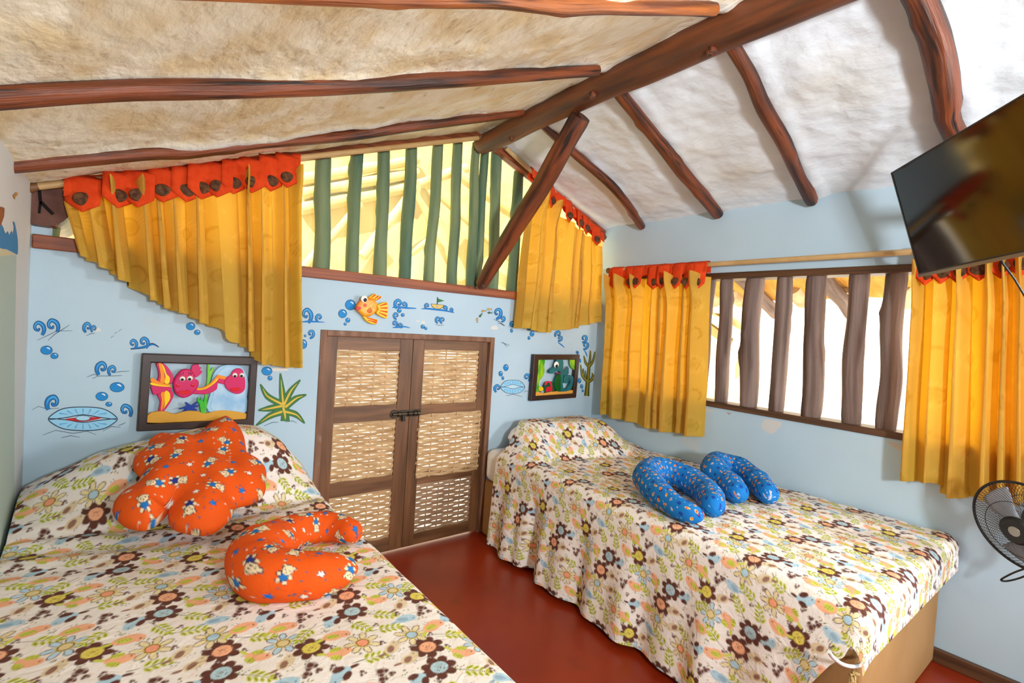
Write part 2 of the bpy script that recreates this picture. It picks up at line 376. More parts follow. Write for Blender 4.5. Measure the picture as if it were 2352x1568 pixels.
BROWN, PEACH, LIME, OLIVE, SKY, TAN, YEL = (98, 56, 44), (244, 178, 138), (206, 208, 84), (124, 134, 40), (176, 206, 220), (222, 202, 166), (226, 208, 96)
def pol(cx, cy, r, a): return cx + r * math.cos(a), cy + r * math.sin(a)
def p_flower(t, cx, cy, s, cc, rot=0):
    for k in range(7):
        a = rot + k * 2 * math.pi / 7; x, y = pol(cx, cy, 0.68 * s, a); t.ell(x, y, 0.34 * s, 0.29 * s, a, BROWN)
    t.ell(cx, cy, 0.5 * s, 0.48 * s, 0, cc)
    for k in range(14):
        x, y = pol(cx, cy, 0.36 * s * math.sqrt(((k * 7) % 14 + 1) / 14), k * 2.4); t.ell(x, y, 0.035 * s, 0.03 * s, 0, BROWN)
def p_outline(t, cx, cy, s, pc, cc, rot=0):
    for k in range(7):
        a = rot + k * 2 * math.pi / 7; x, y = pol(cx, cy, 0.68 * s, a)
        t.ell(x, y, 0.36 * s, 0.215 * s, a, BROWN); t.ell(x, y, 0.315 * s, 0.165 * s, a, pc)
    t.ell(cx, cy, 0.44 * s, 0.42 * s, 0, YEL); t.ell(cx, cy, 0.37 * s, 0.36 * s, 0, BROWN); t.ell(cx, cy, 0.31 * s, 0.30 * s, 0, cc)
def p_leaf(t, cx, cy, s, a):
    x0, y0 = pol(cx, cy, -s, a); x1, y1 = pol(cx, cy, 0.8 * s, a); t.seg(x0, y0, x1, y1, 0.045 * s, (92, 92, 44))
    for k in range(4):
        f = -0.35 + k * 0.35; bx, by = pol(cx, cy, f * s, a)
        for sg in (-1, 1):
            aa = a + sg * 0.85; ll = s * (0.36 - 0.03 * k); x, y = pol(bx, by, ll * 0.95, aa)
            t.ell(x, y, ll * 0.72, ll * 0.36, aa, LIME); t.ell(x, y, ll * 0.5, ll * 0.13, aa, OLIVE)
    x, y = pol(cx, cy, 1.0 * s, a); t.ell(x, y, 0.25 * s, 0.11 * s, a, LIME); t.ell(x, y, 0.16 * s, 0.035 * s, a, OLIVE)
def p_bird(t, cx, cy, s, a, fl, body, wing, stripes=True):
    def q(fx, fy): c, n = math.cos(a), math.sin(a); return cx + s * (c * fx - n * fy * fl), cy + s * (n * fx + c * fy * fl)
    x, y = q(-0.95, 0.12); t.ell(x, y, 0.36 * s, 0.13 * s, a - 0.3 * fl, wing)
    x, y = q(0, 0); t.ell(x, y, 0.72 * s, 0.46 * s, a, body); x, y = q(0.52, 0.16); t.ell(x, y, 0.36 * s, 0.34 * s, a, body)
    for sg in ((-1, 1) if stripes == 2 else (1,)):
        x, y = q(-0.15, 0.02 if stripes != 2 else 0.42 * sg); t.ell(x, y, 0.40 * s, 0.24 * s, a + 0.4 * fl * sg, wing)
        if stripes:
            for k in range(4):
                x0, y0 = q(-0.42 + 0.17 * k, -0.10 + (0.4 * sg if stripes == 2 else 0)); x1, y1 = q(-0.34 + 0.17 * k, 0.14 + (0.4 * sg if stripes == 2 else 0)); t.seg(x0, y0, x1, y1, 0.035 * s, OLIVE if wing == LIME else (70, 40, 34))
    x, y = q(0.60, 0.24); t.ell(x, y, 0.06 * s, 0.06 * s, 0, (60, 36, 30))
    for f in (-0.1, 0.12):
        x0, y0 = q(f, -0.42); x1, y1 = q(f - 0.03, -0.68); t.seg(x0, y0, x1, y1, 0.03 * s, (110, 80, 66))
def p_hearts(t, cx, cy, s, a):
    for f, g, r in ((-0.5, 0.25, 0.40), (0.35, 0.45, 0.3), (0.1, -0.4, 0.5)):
        c, n = math.cos(a), math.sin(a); t.heart(cx + s * (c * f - n * g), cy + s * (n * f + c * g), r * s, a, BROWN)
def spread_tile():
    t = Tile(0.31, 420, (240, 232, 224)); r = random.Random(5); g = 0.062; n = 5
    for k in range(90): t.ell(r.uniform(0, .31), r.uniform(0, .31), 0.0022, 0.002, 0, r.choice([(246, 198, 172), (240, 226, 170), (150, 150, 60), (246, 198, 172)]))
    kinds = ['F0', 'L', 'P', 'H', 'T', 'P2', 'O0', 'L', 'B', 'F1', 'L', 'T', 'F2', 'P', 'L', 'B2', 'H', 'P2', 'O1', 'L', 'O2', 'P', 'B', 'L', 'T']
    for k, kd in enumerate(kinds):
        i, j = k % n, k // n; cx = (i + 0.5 * (j % 2) + r.uniform(-.1, .1)) * g; cy = (j + r.uniform(-.1, .1)) * g; a = r.uniform(-0.5, 0.5); s = 0.030
        if kd[0] == 'F': p_flower(t, cx, cy, s * 1.28, (PEACH, (178, 206, 214), YEL)[int(kd[1])], a)
        elif kd[0] == 'O': p_outline(t, cx, cy, s * 1.34, ((186, 214, 230), (232, 216, 170), (232, 216, 170))[int(kd[1])], ((226, 206, 150), (240, 160, 124), (176, 206, 220))[int(kd[1])], a)
        elif kd == 'L': p_leaf(t, cx, cy, s * 1.32, a + r.choice([0.9, 1.2, 2.3, 0.5]))
        elif kd == 'P': p_bird(t, cx, cy, s * 1.28, a + r.choice([0, 0.8]), 1, PEACH, LIME)
        elif kd == 'P2': p_bird(t, cx, cy, s * 1.14, a + 0.9, r.choice([1, -1]), PEACH, LIME, 2)
        elif kd == 'T': p_bird(t, cx, cy, s * 1.05, a, -1, TAN, (150, 110, 90), 0)
        elif kd == 'B': p_bird(t, cx, cy, s * 1.1, a + math.pi, -1, SKY, BROWN, 2)
        elif kd == 'B2': p_bird(t, cx, cy, s * 1.1, a, 1, SKY, (150, 178, 196), 0)
        else: p_hearts(t, cx, cy, s * 0.9, a)
        if k % 2 == 0: p_hearts(t, cx + g * 0.52, cy + g * 0.46, s * 0.36, a)
        else:
            for m in range(6): t.ell(cx + g * 0.5 + r.uniform(-.009, .009), cy + g * 0.5 + r.uniform(-.009, .009), 0.0019, 0.0019, 0, (112, 116, 50))
    t.blur(1); return t
def curtain_tile(base):
    t = Tile(0.36, 240, base); b = np.array(base, float)
    dk = tuple(b * np.array([0.90, 0.86, 0.72])); lt = tuple(np.minimum(b * np.array([1.05, 1.07, 1.16]), 255))
    def sun(cx, cy, s):
        for k in range(26):
            a = k * 2 * math.pi / 26; x, y = pol(cx, cy, 0.8 * s, a); t.ell(x, y, 0.26 * s, 0.05 * s, a, lt)
        t.ell(cx, cy, 0.55 * s, 0.55 * s, 0, dk); t.ell(cx, cy, 0.47 * s, 0.47 * s, 0, base); t.ell(cx, cy, 0.3 * s, 0.3 * s, 0, dk, 0.5)
    def moon(cx, cy, s, a): t.ell(cx, cy, s * 0.6, s * 0.6, 0, dk); x, y = pol(cx, cy, 0.12 * s, a); t.ell(x, y, s * 0.50, s * 0.50, 0, base)
    sun(0.08, 0.08, 0.062); sun(0.26, 0.24, 0.058); moon(0.25, 0.07, 0.06, 0.7); moon(0.09, 0.26, 0.06, 2.6)
    for x, y in ((0.16, 0.15), (0.34, 0.15), (0.17, 0.33), (0.01, 0.17), (0.34, 0.33)): t.star(x, y, 0.017, lt, 0.4, 5, 0.3)
    t.blur(1); return t
def bear_tile():
    t = Tile(0.33, 420, (224, 84, 12)); r = random.Random(3); CR, BL, NV, DK = (232, 208, 168), (30, 110, 182), (40, 52, 130), (70, 56, 52)
    for k in range(110): t.ell(r.uniform(0, .33), r.uniform(0, .33), 0.0030, 0.0026, 0, r.choice([(96, 92, 104), (214, 196, 176), (84, 84, 110)]))
    for k, (i, j) in enumerate([(i, j) for j in range(5) for i in range(5)]):
        cx = (i + 0.5 * (j % 2)) * 0.066 + r.uniform(-.006, .006); cy = j * 0.066 + r.uniform(-.006, .006); a = r.uniform(0, 6.28); z = 1.3
        if k % 2 == 0:
            def q(f, g): c, n = math.cos(a), math.sin(a); return cx + 0.012 * z * (c * f - n * g), cy + 0.012 * z * (n * f + c * g)
            x, y = q(-0.9, 0); t.ell(x, y, 0.0125 * z, 0.0085 * z, a, DK); t.ell(x, y, 0.0113 * z, 0.0073 * z, a, r.choice([BL, NV, BL]))
            for f, g in ((-1.8, 0.5), (-1.8, -0.5), (-0.7, 0.85), (-0.7, -0.85)): x, y = q(f, g); t.ell(x, y, 0.0052 * z, 0.0042 * z, a, DK); t.ell(x, y, 0.0041 * z, 0.0031 * z, a, CR)
            for g in (-0.7, 0.7): x, y = q(0.75, g); t.ell(x, y, 0.0044 * z, 0.0044 * z, a, DK); t.ell(x, y, 0.0033 * z, 0.0033 * z, a, CR)
            x, y = q(0.25, 0); t.ell(x, y, 0.0110 * z, 0.0104 * z, a, DK); t.ell(x, y, 0.0098 * z, 0.0092 * z, a, CR)
            for f, g in ((0.3, 0.35), (0.3, -0.35), (-0.1, 0)): x, y = q(f, g); t.ell(x, y, 0.0016 * z, 0.0016 * z, a, DK)
        else:
            c0 = r.choice([(20, 110, 190), (238, 224, 214), (20, 110, 190), (238, 224, 214)]); t.star(cx, cy, 0.0112, DK, a, 5, 0.5); t.star(cx, cy, 0.0096, c0, a, 5, 0.45)
    return t
def rocket_tile():
    t = Tile(0.17, 240, (14, 112, 184)); r = random.Random(9); RD, YL, NV, WH = (206, 36, 24), (250, 196, 40), (22, 62, 140), (230, 240, 250)
    for k in range(30): t.ell(r.uniform(0, .17), r.uniform(0, .17), 0.0014, 0.0014, 0, WH)
    for k, (i, j) in enumerate([(i, j) for j in range(5) for i in range(5)]):
        cx = (i + 0.5 * (j % 2)) * 0.034 + r.uniform(-.004, .004); cy = j * 0.034 + r.uniform(-.004, .004); a = r.uniform(0, 6.28)
        if k % 5 == 0: t.ell(cx, cy, 0.0075, 0.0075, 0, NV)
        elif k % 5 == 1: t.ell(cx, cy, 0.0078, 0.0028, a, WH); t.ell(cx, cy, 0.0062, 0.0017, a, (226, 150, 110))
        elif k % 5 == 3:
            t.ell(cx, cy, 0.009, 0.008, a, NV); x, y = pol(cx, cy, -0.009, a); t.ell(x, y, 0.007, 0.0062, a, YL); t.ell(x, y, 0.0048, 0.004, a, RD); t.ell(cx, cy, 0.002, 0.002, 0, RD)
        else: t.ell(cx, cy, 0.0092, 0.0042, a, YL); t.ell(cx, cy, 0.0072, 0.0026, a, RD); x, y = pol(cx, cy, -0.004, a); t.ell(x, y, 0.0026, 0.0022, a, YL); t.ell(x, y, 0.0012, 0.0012, a, NV)
    return t
T_SPREAD, T_BEAR, T_ROCKET = spread_tile(), bear_tile(), rocket_tile()
T_CURT = curtain_tile((220, 180, 76))
M_SPREAD = cloth('printed_bedspread_cotton', bump=0.1, crinkle=0.35)
M_CURT = cloth('yellow_curtain_cloth', trans=0.42, tcol=(1.0, 0.62, 0.05), bump=0.1)
M_ORANGE = cloth('orange_print_cotton', bump=0.1, rough=0.8, crinkle=0.2)
M_BLUE = cloth('blue_print_cotton', bump=0.1, rough=0.75, crinkle=0.15)
M_BAND = make('orange_red_cloth', (214, 62, 18), (228, 74, 26), scale=(30, 30, 30), rough=0.85, bump=0.15, bscale=(160, 160, 160), spec=0.2)

# ------------------------------------------------------------------ the room
SILL = 1.468
doorx0, doorx1, doorz = 0.790, 1.838, 1.207
def build_room():
    struct(MB().box((LX - 0.2, -1.5, -0.12), (WX + 0.1, WY + 0.1, 0)).build('floor', M_FLOOR))
    # gable wall with the door hole; its upper part is the barred opening
    w = MB(); d = 0.12
    w.box((LX - 0.12, WY, 0), (doorx0, WY + d, SILL)); w.box((doorx1, WY, 0), (WX + 0.12, WY + d, SILL)); w.box((doorx0, WY, doorz), (doorx1, WY + d, SILL))
    w.box((LX - 0.12, WY, SILL), (LX + 0.055, WY + d, 1.70))
    back = struct(w.build('wall_back', M_WALL))
    # right wall with the long barred window
    y0, y1, z0, z1 = 0.05, 2.34, 0.915, 1.640
    w = MB(); w.box((WX, -1.5, 0), (WX + d, -1.15, 2.06)); w.box((WX, -1.15, 1.80), (WX + d, -0.42, 2.06)); w.box((WX, -0.42, 0), (WX + d, y0, 2.06)); w.box((WX, y1, 0), (WX + d, WY, 2.06)); w.box((WX, y0, 0), (WX + d, y1, z0)); w.box((WX, y0, z1), (WX + d, y1, 2.06))  # unseen gap near the front is cut for the added side light
    right = struct(w.build('wall_right', M_WALL))
    left = struct(MB().box((LX - 0.12, -1.5, 0), (LX, WY, 1.74)).build('wall_left', M_LEFTW))
    w = MB(); yf = -1.5   # wall behind the camera, with openings cut for the added lights
    w.box((LX, yf, 0), (0.05, yf + 0.1, 2.4)); w.box((0.05, yf, 0), (0.67, yf + 0.1, 1.25)); w.box((0.05, yf, 1.85), (0.67, yf + 0.1, 2.4)); w.box((0.67, yf, 0), (1.36, yf + 0.1, 2.4))
    w.box((1.35, yf, 0), (1.92, yf + 0.1, 2.4)); w.box((1.92, yf, 1.65), (2.58, yf + 0.1, 2.4)); w.box((2.58, yf, 0), (WX, yf + 0.1, 2.4))
    struct(w.build('wall_front', M_WALL))
    return back, right, left
WALL_BACK, WALL_RIGHT, WALL_LEFT = build_room()

RX, RZ = 1.65, 2.408                       # ridge line
def ceil_left(x): return 1.673 + 0.389 * (x - LX)
def ceil_right(x): return RZ - 0.352 * (x - RX)
RAFT_L = [2.155, 1.533, 0.985, 0.30]
RAFT_R = [(2.022, 2.199), (1.525, 1.634), (1.017, 1.126), (0.495, 0.516)]
def build_ceiling():
    nx, ny = 110, 210
    for side in (0, 1):
        x = np.linspace(LX - 0.13, RX, nx) if side == 0 else np.linspace(RX, WX + 0.02, nx)
        y = np.linspace(-1.5, WY + 0.115, ny); X, Y = np.meshgrid(x, y, indexing='ij')
        Z = (ceil_left(X) if side == 0 else ceil_right(X)) + 0.0
        Z += 0.010 * lump(X, Y, 31 + side, 7) + 0.006 * lump(X, Y, 33 + side, 19) + 0.0025 * lump(X, Y, 35 + side, 60)
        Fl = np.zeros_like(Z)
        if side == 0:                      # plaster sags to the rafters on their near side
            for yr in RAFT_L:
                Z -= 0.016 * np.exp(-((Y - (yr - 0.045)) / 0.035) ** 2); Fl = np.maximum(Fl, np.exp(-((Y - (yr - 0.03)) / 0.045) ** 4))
        else:
            for ya, yb in RAFT_R:
                yr = ya + (yb - ya) * (X - RX) / (WX - RX); Z -= 0.012 * np.exp(-((Y - (yr - 0.05)) / 0.04) ** 2)
        Z = np.where(np.abs(X - RX) < 0.05, Z - 0.03 * (1 - np.abs(X - RX) / 0.05), Z)
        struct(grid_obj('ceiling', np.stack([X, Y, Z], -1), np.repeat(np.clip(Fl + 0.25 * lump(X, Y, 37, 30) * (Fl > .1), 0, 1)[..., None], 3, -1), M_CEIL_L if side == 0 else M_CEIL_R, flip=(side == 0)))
    # outer roof skin above the plaster
    m = MB()
    m.prism([(LX - 0.25, -1.5, ceil_left(LX - 0.25) + 0.09), (RX, -1.5, RZ + 0.10), (WX + 0.02, -1.5, ceil_right(WX + 0.02) + 0.09), (WX + 0.02, -1.5, ceil_right(WX) + 0.15), (RX, -1.5, RZ + 0.2), (LX - 0.25, -1.5, ceil_left(LX - 0.25) + 0.2)], (0, -1, 0), 4.12)
    struct(m.build('roof', M_EAVE))
build_ceiling()

def rafters():
    nl = np.array([-0.3625, 0, 0.932]); p_l = np.array([LX, 0, 1.673]); nr = np.array([0.332, 0, 0.943]); p_r = np.array([RX, 0, RZ])
    L = [('short dark log rafter just above the yellow curtain on the left slope', M_LOG, 0.023, [(20, 383), (330, 352), (430, 347), (600, 328), (800, 311), (1000, 283), (1200, 258)], (36, 31, 34, 26, 25, 23, 19)),
         ('long dark log rafter in the middle of the left ceiling slope', M_LOG, 0.026, [(-60, 226), (0, 223), (300, 210), (610, 203), (900, 190), (1200, 172), (1372, 162)], (58, 55, 46, 43, 40, 30, 25)),
         ('honey brown log rafter at the very top of the left ceiling slope', M_LOG2, 0.030, [(200, -34), (550, -20), (800, -8), (1000, -2), (1150, 0), (1300, 13), (1400, 14), (1640, 22)], (52, 46, 42, 39, 38, 42, 34, 32))]
    for k, (lab, m, r, px, wd) in enumerate(L):
        b = MB(); pts = [onp(x, y, p_l - nl * r * 0.75, nl) for x, y in px]; rad = [w / 2 / FPX * np.dot(p - EYE, FW) for p, w in zip(pts, wd)]
        b.log(pts, rad, seed=k + 1, ns=18, wob=0.0015, rough=0.05, knots=3)
        tag(b.build('log_rafter', m), lab, 'rafter', 'log rafters under the left slope')
    R = [('thin log rafter on the right slope nearest the barred gable, behind the brace', [(1246, 288), (1257, 298), (1334, 364), (1401, 421), (1440, 470), (1474, 520)], (17, 17, 20, 20, 19, 17)),
         ('second log rafter on the right slope, just right of the diagonal brace', [(1412, 192), (1424, 214), (1468, 267), (1521, 334), (1568, 394), (1602, 433), (1648, 494)], (30, 30, 28, 30, 31, 29, 26)),
         ('third log rafter on the right slope, ending above the long barred window', [(1664, 75), (1678, 99), (1719, 172), (1752, 243), (1800, 322), (1833, 405), (1863, 462)], (32, 33, 32, 34, 32, 26, 28)),
         ('thick log rafter on the right slope passing behind the television', [(2085, -60), (2112, 0), (2148, 95), (2170, 180), (2176, 235), (2180, 285), (2240, 400)], (60, 58, 60, 58, 52, 44, 44))]
    for k, (lab, px, wd) in enumerate(R):
        r = 0.03; b = MB(); pts = [onp(x, y, p_r - nr * (0.022 if k < 3 else .03), nr) for x, y in px]; rad = [w / 2 / FPX * np.dot(p - EYE, FW) for p, w in zip(pts, wd)]
        b.log(pts, rad, seed=20 + k, ns=18, wob=0.003, rough=0.07, knots=3)
        tag(b.build('log_rafter', M_LOG), lab, 'rafter', 'log rafters under the right slope')
    b = MB(); b.log([(1.655, 2.50, 2.330), (1.65, 1.9, 2.345), (1.65, 1.2, 2.368), (1.65, 0.5, 2.37), (1.65, -0.4, 2.372), (1.65, -1.4, 2.372)], [0.055, 0.060, 0.070, 0.074, 0.076, 0.078], seed=41, ns=24, wob=0.004, rough=0.03, knots=4)
    rb = b.build('ridge_beam', M_RIDGE); tag(rb, 'thick brown log ridge beam running along the top of the ceiling', 'beam')
    # short stub of branch on the underside of the beam
    b = MB(); b.log([(1.625, 1.03, 2.305), (1.615, 1.025, 2.285)], [0.022, 0.013], seed=5, ns=10, step=0.01); b.log([(1.60, 1.575, 2.302), (1.592, 1.57, 2.288)], [0.018, 0.010], seed=6, ns=10, step=0.01)
    b.log([(1.63, 2.19, 2.285), (1.627, 2.185, 2.27)], [0.016, 0.010], seed=8, ns=10, step=0.01)
    b.build('branch_stub', M_LOG, rb)
    p0 = np.array((1.662, 1.70, 2.27)); p1 = np.array(bk(1105, 655, 0.03))
    b = MB(); dv = p1 - p0; b.log([p0, p0 + dv * .35 + np.array([.010, 0, .004]), p0 + dv * .68 + np.array([-.008, 0, -.006]), p1], [0.050, 0.050, 0.048, 0.036], seed=52, ns=20, wob=0.005)
    br = b.build('diagonal_brace', M_LOG); tag(br, 'diagonal dark log brace from the ridge beam down to the gable sill', 'brace')
    for k, q in enumerate(((1094, 660), (1110, 655))):
        c = bk(*q, 0.072); b = MB(); b.tube([c, c + np.array([0, -.006, 0])], [0.011, 0.008], ns=12); b.build('bolt', M_STEEL, br)
    # log end at the left corner
    c = bk(97, 467, 0.03); b = MB(); b.log([c, c + np.array([0.0, .5, 0])], [0.084, 0.078], seed=61, ns=26, rough=0.05, knots=1)
    le = b.build('purlin_log', M_LOG); tag(le, 'cracked end of a dark purlin log left of the yellow gable curtain', 'log')
    m = MB(); ring = [c + np.array([0.079 * math.cos(a), -.003, 0.079 * math.sin(a)]) for a in np.linspace(0, 6.283, 26)[:-1]]; m.prism(ring, (0, -1, 0), 0.004); m.build('cut_face', M_ENDG, le)
    m = MB()
    for q0, q1, w in (((90, 430), (93, 463), 0.009), ((93, 463), (122, 492), 0.011), ((93, 463), (90, 490), 0.007)):
        m.beam(bk(*q0, 0.0335), bk(*q1, 0.0335), w, 0.003, up=(0, 1, 0))
    m.build('crack', paint((22, 14, 12), 0.9), le)
rafters()

# ------------------------------------------------------------------ gable opening: boards, bars, net
def gable_window():
    root = bpy.data.objects.new('window_1', None); COL.objects.link(root); root.location = (1.2, WY, SILL); struct(root)
    m = MB(); a = bk(73, 556, 0.02); b = bk(1198, 684, 0.02); a[2] = b[2] = SILL + 0.008
    m.beam((a[0], WY + 0.035, a[2]), (WX, WY + 0.035, b[2]), 0.11, 0.05); m.build('sill_board', M_BOARD, root, bevel=0.004)
    def slope_board(p, q, w, h, y, name):
        m = MB(); m.beam((p[0], y, p[2]), (q[0], y, q[2]), w, h, up=(0, 0, 1)); return m.build(name, M_BOARD, root, bevel=0.003)
    slope_board((LX, 0, ceil_left(LX) - 0.005), (RX + 0.02, 0, ceil_left(RX + 0.02) - 0.022), 0.05, 0.045, WY + 0.005, 'head_board')
    slope_board((RX + 0.10, 0, ceil_right(RX + 0.10) - 0.03), (WX, 0, ceil_right(WX) - 0.03), 0.05, 0.04, WY + 0.005, 'head_board')
    bars = [((679, 372), (679, 620), 12), ((742, 362), (737, 632), 36), ((820, 352), (807, 645), 29), ((882, 347), (871, 652), 29), ((945, 338), (929, 660), 28), ((1005, 330), (984, 665), 25), ((1052, 322), (1036, 662), 24),
            ((1093, 340), (1078, 675), 22), ((1112, 345), (1094, 675), 20), ((1141, 345), (1130, 680), 25), ((1190, 405), (1174, 685), 25), ((120, 520), (108, 570), 36)]
    for k, (t, u, w) in enumerate(bars):
        p, q = bk(*t, -0.05), bk(*u, -0.05); q[2] = SILL; r = w / 2 / FPX * np.dot(p - EYE, FW)
        p[2] += 0.03; b = MB(); b.log([p, p * .66 + q * .34, p * .33 + q * .67, q], [r * .95, r, r * 1.0, r * 1.05], seed=70 + k, ns=14, wob=0.004, rough=0.08)
        b.build('log_bar', M_GLOG, root)
    # pale green insect net stretched over the outside
    m, nt, N, L, P = new_mat('green_insect_net')
    P.inputs['Base Color'].default_value = rgba((206, 226, 200)); tr = N.new('ShaderNodeBsdfTransparent'); tr.inputs['Color'].default_value = (0.97, 1.0, 0.95, 1)
    mx = N.new('ShaderNodeMixShader'); mx.inputs[0].default_value = 0.16; L.new(tr.outputs[0], mx.inputs[1]); L.new(P.outputs[0], mx.inputs[2]); L.new(mx.outputs[0], N['Material Output'].inputs['Surface'])
    n = MB(); y = WY + 0.118; n.prism([(LX, y, SILL), (WX, y, SILL), (WX, y, ceil_right(WX)), (RX, y, RZ), (LX, y, ceil_left(LX))], (0, -1, 0), 0.0012); n.build('insect_net', m, root)
    # gathered net edge round the ends of the logs
    g = make('bunched_green_net', (70, 150, 122), (110, 190, 160), scale=(30, 30, 30), rough=0.8)
    e = MB(); e.tube([bk(1090, 322, 0.01), bk(1102, 335, 0.012), bk(1113, 350, 0.01)], 0.007, ns=8)
    e.tube([bk(130, 440, 0.0), bk(146, 472, 0.0), bk(140, 495, 0.0), bk(108, 508, 0.0)], [0.004, 0.006, 0.006, 0.004], ns=8); e.build('net_hem', g, root)
gable_window()

def side_window():
    root = bpy.data.objects.new('window_2', None); COL.objects.link(root); root.location = (WX, 1.2, 0.9); struct(root)
    m = MB(); m.box((WX - 0.012, 0.05, 0.890), (WX + 0.11, 2.34, 0.922)); m.build('sill_board', M_BOARDY, root, bevel=0.004)
    m = MB(); m.box((WX - 0.010, 0.05, 1.632), (WX + 0.11, 2.34, 1.668)); m.build('head_board', M_BOARDY, root, bevel=0.003)
    bars = [((1632, 640), (1608, 935), 26), ((1672, 632), (1655, 940), 30), ((1736, 630), (1714, 950), 40), ((1803, 628), (1783, 955), 33), ((1876, 622), (1862, 970), 41), ((1971, 618), (1951, 990), 40), ((2058, 612), (2036, 1005), 44)]
    for k, (t, u, w) in enumerate(bars):
        p, q = rw(*t, -0.05), rw(*u, -0.05); p[2] = 1.64; q[2] = 0.915; r = w / 2 / FPX * np.dot(p - EYE, FW)
        b = MB(); b.log([p, p * .66 + q * .34 + np.array([0, .006 * (-1) ** k, 0]), p * .33 + q * .67, q], [r, r * 0.98, r * 1.02, r * .98], seed=90 + k, ns=16, wob=0.006, rough=0.09, knots=3)
        b.build('log_bar', M_BARLOG, root)
side_window()

# ------------------------------------------------------------------ door
def door():
    root = bpy.data.objects.new('door_1', None); COL.objects.link(root); root.location = ((doorx0 + doorx1) / 2, WY, 0); struct(root)
    zf = doorz; m = MB(); w = 0.032
    m.box((doorx0, WY - 0.006, 0), (doorx0 + w, WY + 0.10, zf)); m.box((doorx1 - w, WY - 0.006, 0), (doorx1, WY + 0.10, zf)); m.box((doorx0 + w, WY - 0.006, zf - 0.03), (doorx1 - w, WY + 0.10, zf))
    m.build('door_frame', M_DOORF, root, bevel=0.004)
    xs = 1.298; zt = zf - 0.0305; yl = WY + 0.018; th = 0.03
    zc = lambda px, py: float(bk(px, py, -0.02)[2])
    spec = [(doorx0 + w + 0.002, xs, 0.058, 0.075, [(zc(850, 805), zc(850, 931)), (zc(850, 967), zc(850, 1098)), (zc(850, 1130), 0.085)], 0),
            (xs + 0.003, doorx1 - w - 0.002, 0.070, 0.060, [(zc(1035, 804), zc(1035, 926)), (zc(1035, 958), zc(1035, 1072)), (zc(1035, 1100), 0.075)], 1)]
    for (x0, x1, sl, sr, panels, k) in spec:
        lf = MB(); lf.box((x0, yl, 0.012), (x0 + sl, yl + th, zt), 0); lf.box((x1 - sr, yl, 0.012), (x1, yl + th, zt), 0)
        edges = [zt] + [e for p in panels for e in p] + [0.012]
        for a, b in zip(edges[0::2], edges[1::2]): lf.box((x0 + sl, yl + 0.001, b), (x1 - sr, yl + th, a), 1)
        leaf = lf.build('door_leaf', [M_DOOR, M_DOORH], root, bevel=0.0015)
        for i, (za, zb) in enumerate(panels):
            px0, px1, pz0, pz1, py = x0 + sl, x1 - sr, zb, za, yl + 0.012
            if k == 1 and i == 1: px0, px1, pz0, pz1, py = px0 - 0.012, px1 + 0.030, zb - 0.035, za + 0.030, yl - 0.007
            b = MB(); r = random.Random(k * 10 + i); nv = 5; sp = (px1 - px0) / nv; pitch = 0.0152; nrow = int((pz1 - pz0) / pitch)
            for row in range(nrow):
                z = pz0 + (row + 0.5) * (pz1 - pz0) / nrow; V = []; n = nv * 6
                wl = [r.uniform(0.0148, 0.0168) if r.random() < 0.86 else r.uniform(0.0105, 0.0128) for _ in range(nv + 1)]
                tl = r.uniform(-0.004, 0.004); e0 = r.uniform(-.006, .004) if (k, i) == (1, 1) else 0; e1 = r.uniform(-.004, .006) if (k, i) == (1, 1) else 0
                for s in range(n + 1):
                    x = px0 + e0 + (px1 + e1 - px0 - e0) * s / n; u = s / 6; yy = py - 0.0065 * math.cos(math.pi * (u + row)) ; h = np.interp(u, range(nv + 1), wl) / 2
                    zz = z + tl * (s / n - .5)
                    for dy, dz in ((-.0007, -h), (-.0007, h), (.0007, h), (.0007, -h)): V.append((x, yy + dy, zz + dz))
                F = [(s * 4 + c, s * 4 + 4 + c, s * 4 + 4 + (c + 1) % 4, s * 4 + (c + 1) % 4) for s in range(n) for c in range(4)]
                b.add(V, F, 0, None, False)
            for v in range(nv + 1):
                x = px0 + v * sp; x = min(max(x, px0 + 0.004), px1 - 0.004); V = []
                for row in range(nrow + 1):
                    z = pz0 + (pz1 - pz0) * row / nrow; yy = py + 0.0034 * math.cos(math.pi * (v + row - .5))
                    for dx, dy in ((-.005, -.0006), (.005, -.0006), (.005, .0006), (-.005, .0006)): V.append((x + dx, yy + dy, z))
                F = [(s * 4 + c, s * 4 + 4 + c, s * 4 + 4 + (c + 1) % 4, s * 4 + (c + 1) % 4) for s in range(nrow) for c in range(4)]
                b.add(V, F, 0)
            b.build('woven_panel', M_WEAVE_SHADE if (k, i) == (1, 2) else M_WEAVE, leaf)
        hx = x0 - 0.004 if k == 0 else x1 + 0.004
        for hz in ((1.0,) if k else (1.0, 0.25)):
            h = MB(); h.tube([(hx, yl - 0.004, hz - 0.035), (hx, yl - 0.004, hz + 0.035)], 0.006, ns=10); h.build('hinge', M_STEEL, leaf)
    # slide bolt
    c = bk(940, 950, 0.0); c[1] = yl - 0.003; X = np.array([1, 0, 0]); Z = np.array([0, 0, 1.0]); Y = np.array([0, 1.0, 0])
    b = MB(); b.obox(c + X * -.02, X * .062, Y * .003, Z * .019); b.obox(c + X * 0.056, X * .018, Y * .003, Z * .020)
    ring = [c + X * -.082 + 0.024 * (math.cos(t) * X + math.sin(t) * Z) - Y * .001 for t in np.linspace(0, 6.283, 18)[:-1]]; b.prism(ring, (0, -1, 0), 0.004)
    for dx in (-.066, -.005, 0.028, .05):
        b.tube([c + X * dx - Y * 0.009, c + X * (dx + .018) - Y * 0.009], 0.0135, ns=14)
    sb = b.build('slide_bolt', M_STEEL, root, bevel=0.001)
    b = MB(); b.tube([c + X * -.095 - Y * .010, c + X * .07 - Y * .010], 0.0075, ns=14); b.build('bolt_pin', M_STEEL, sb)
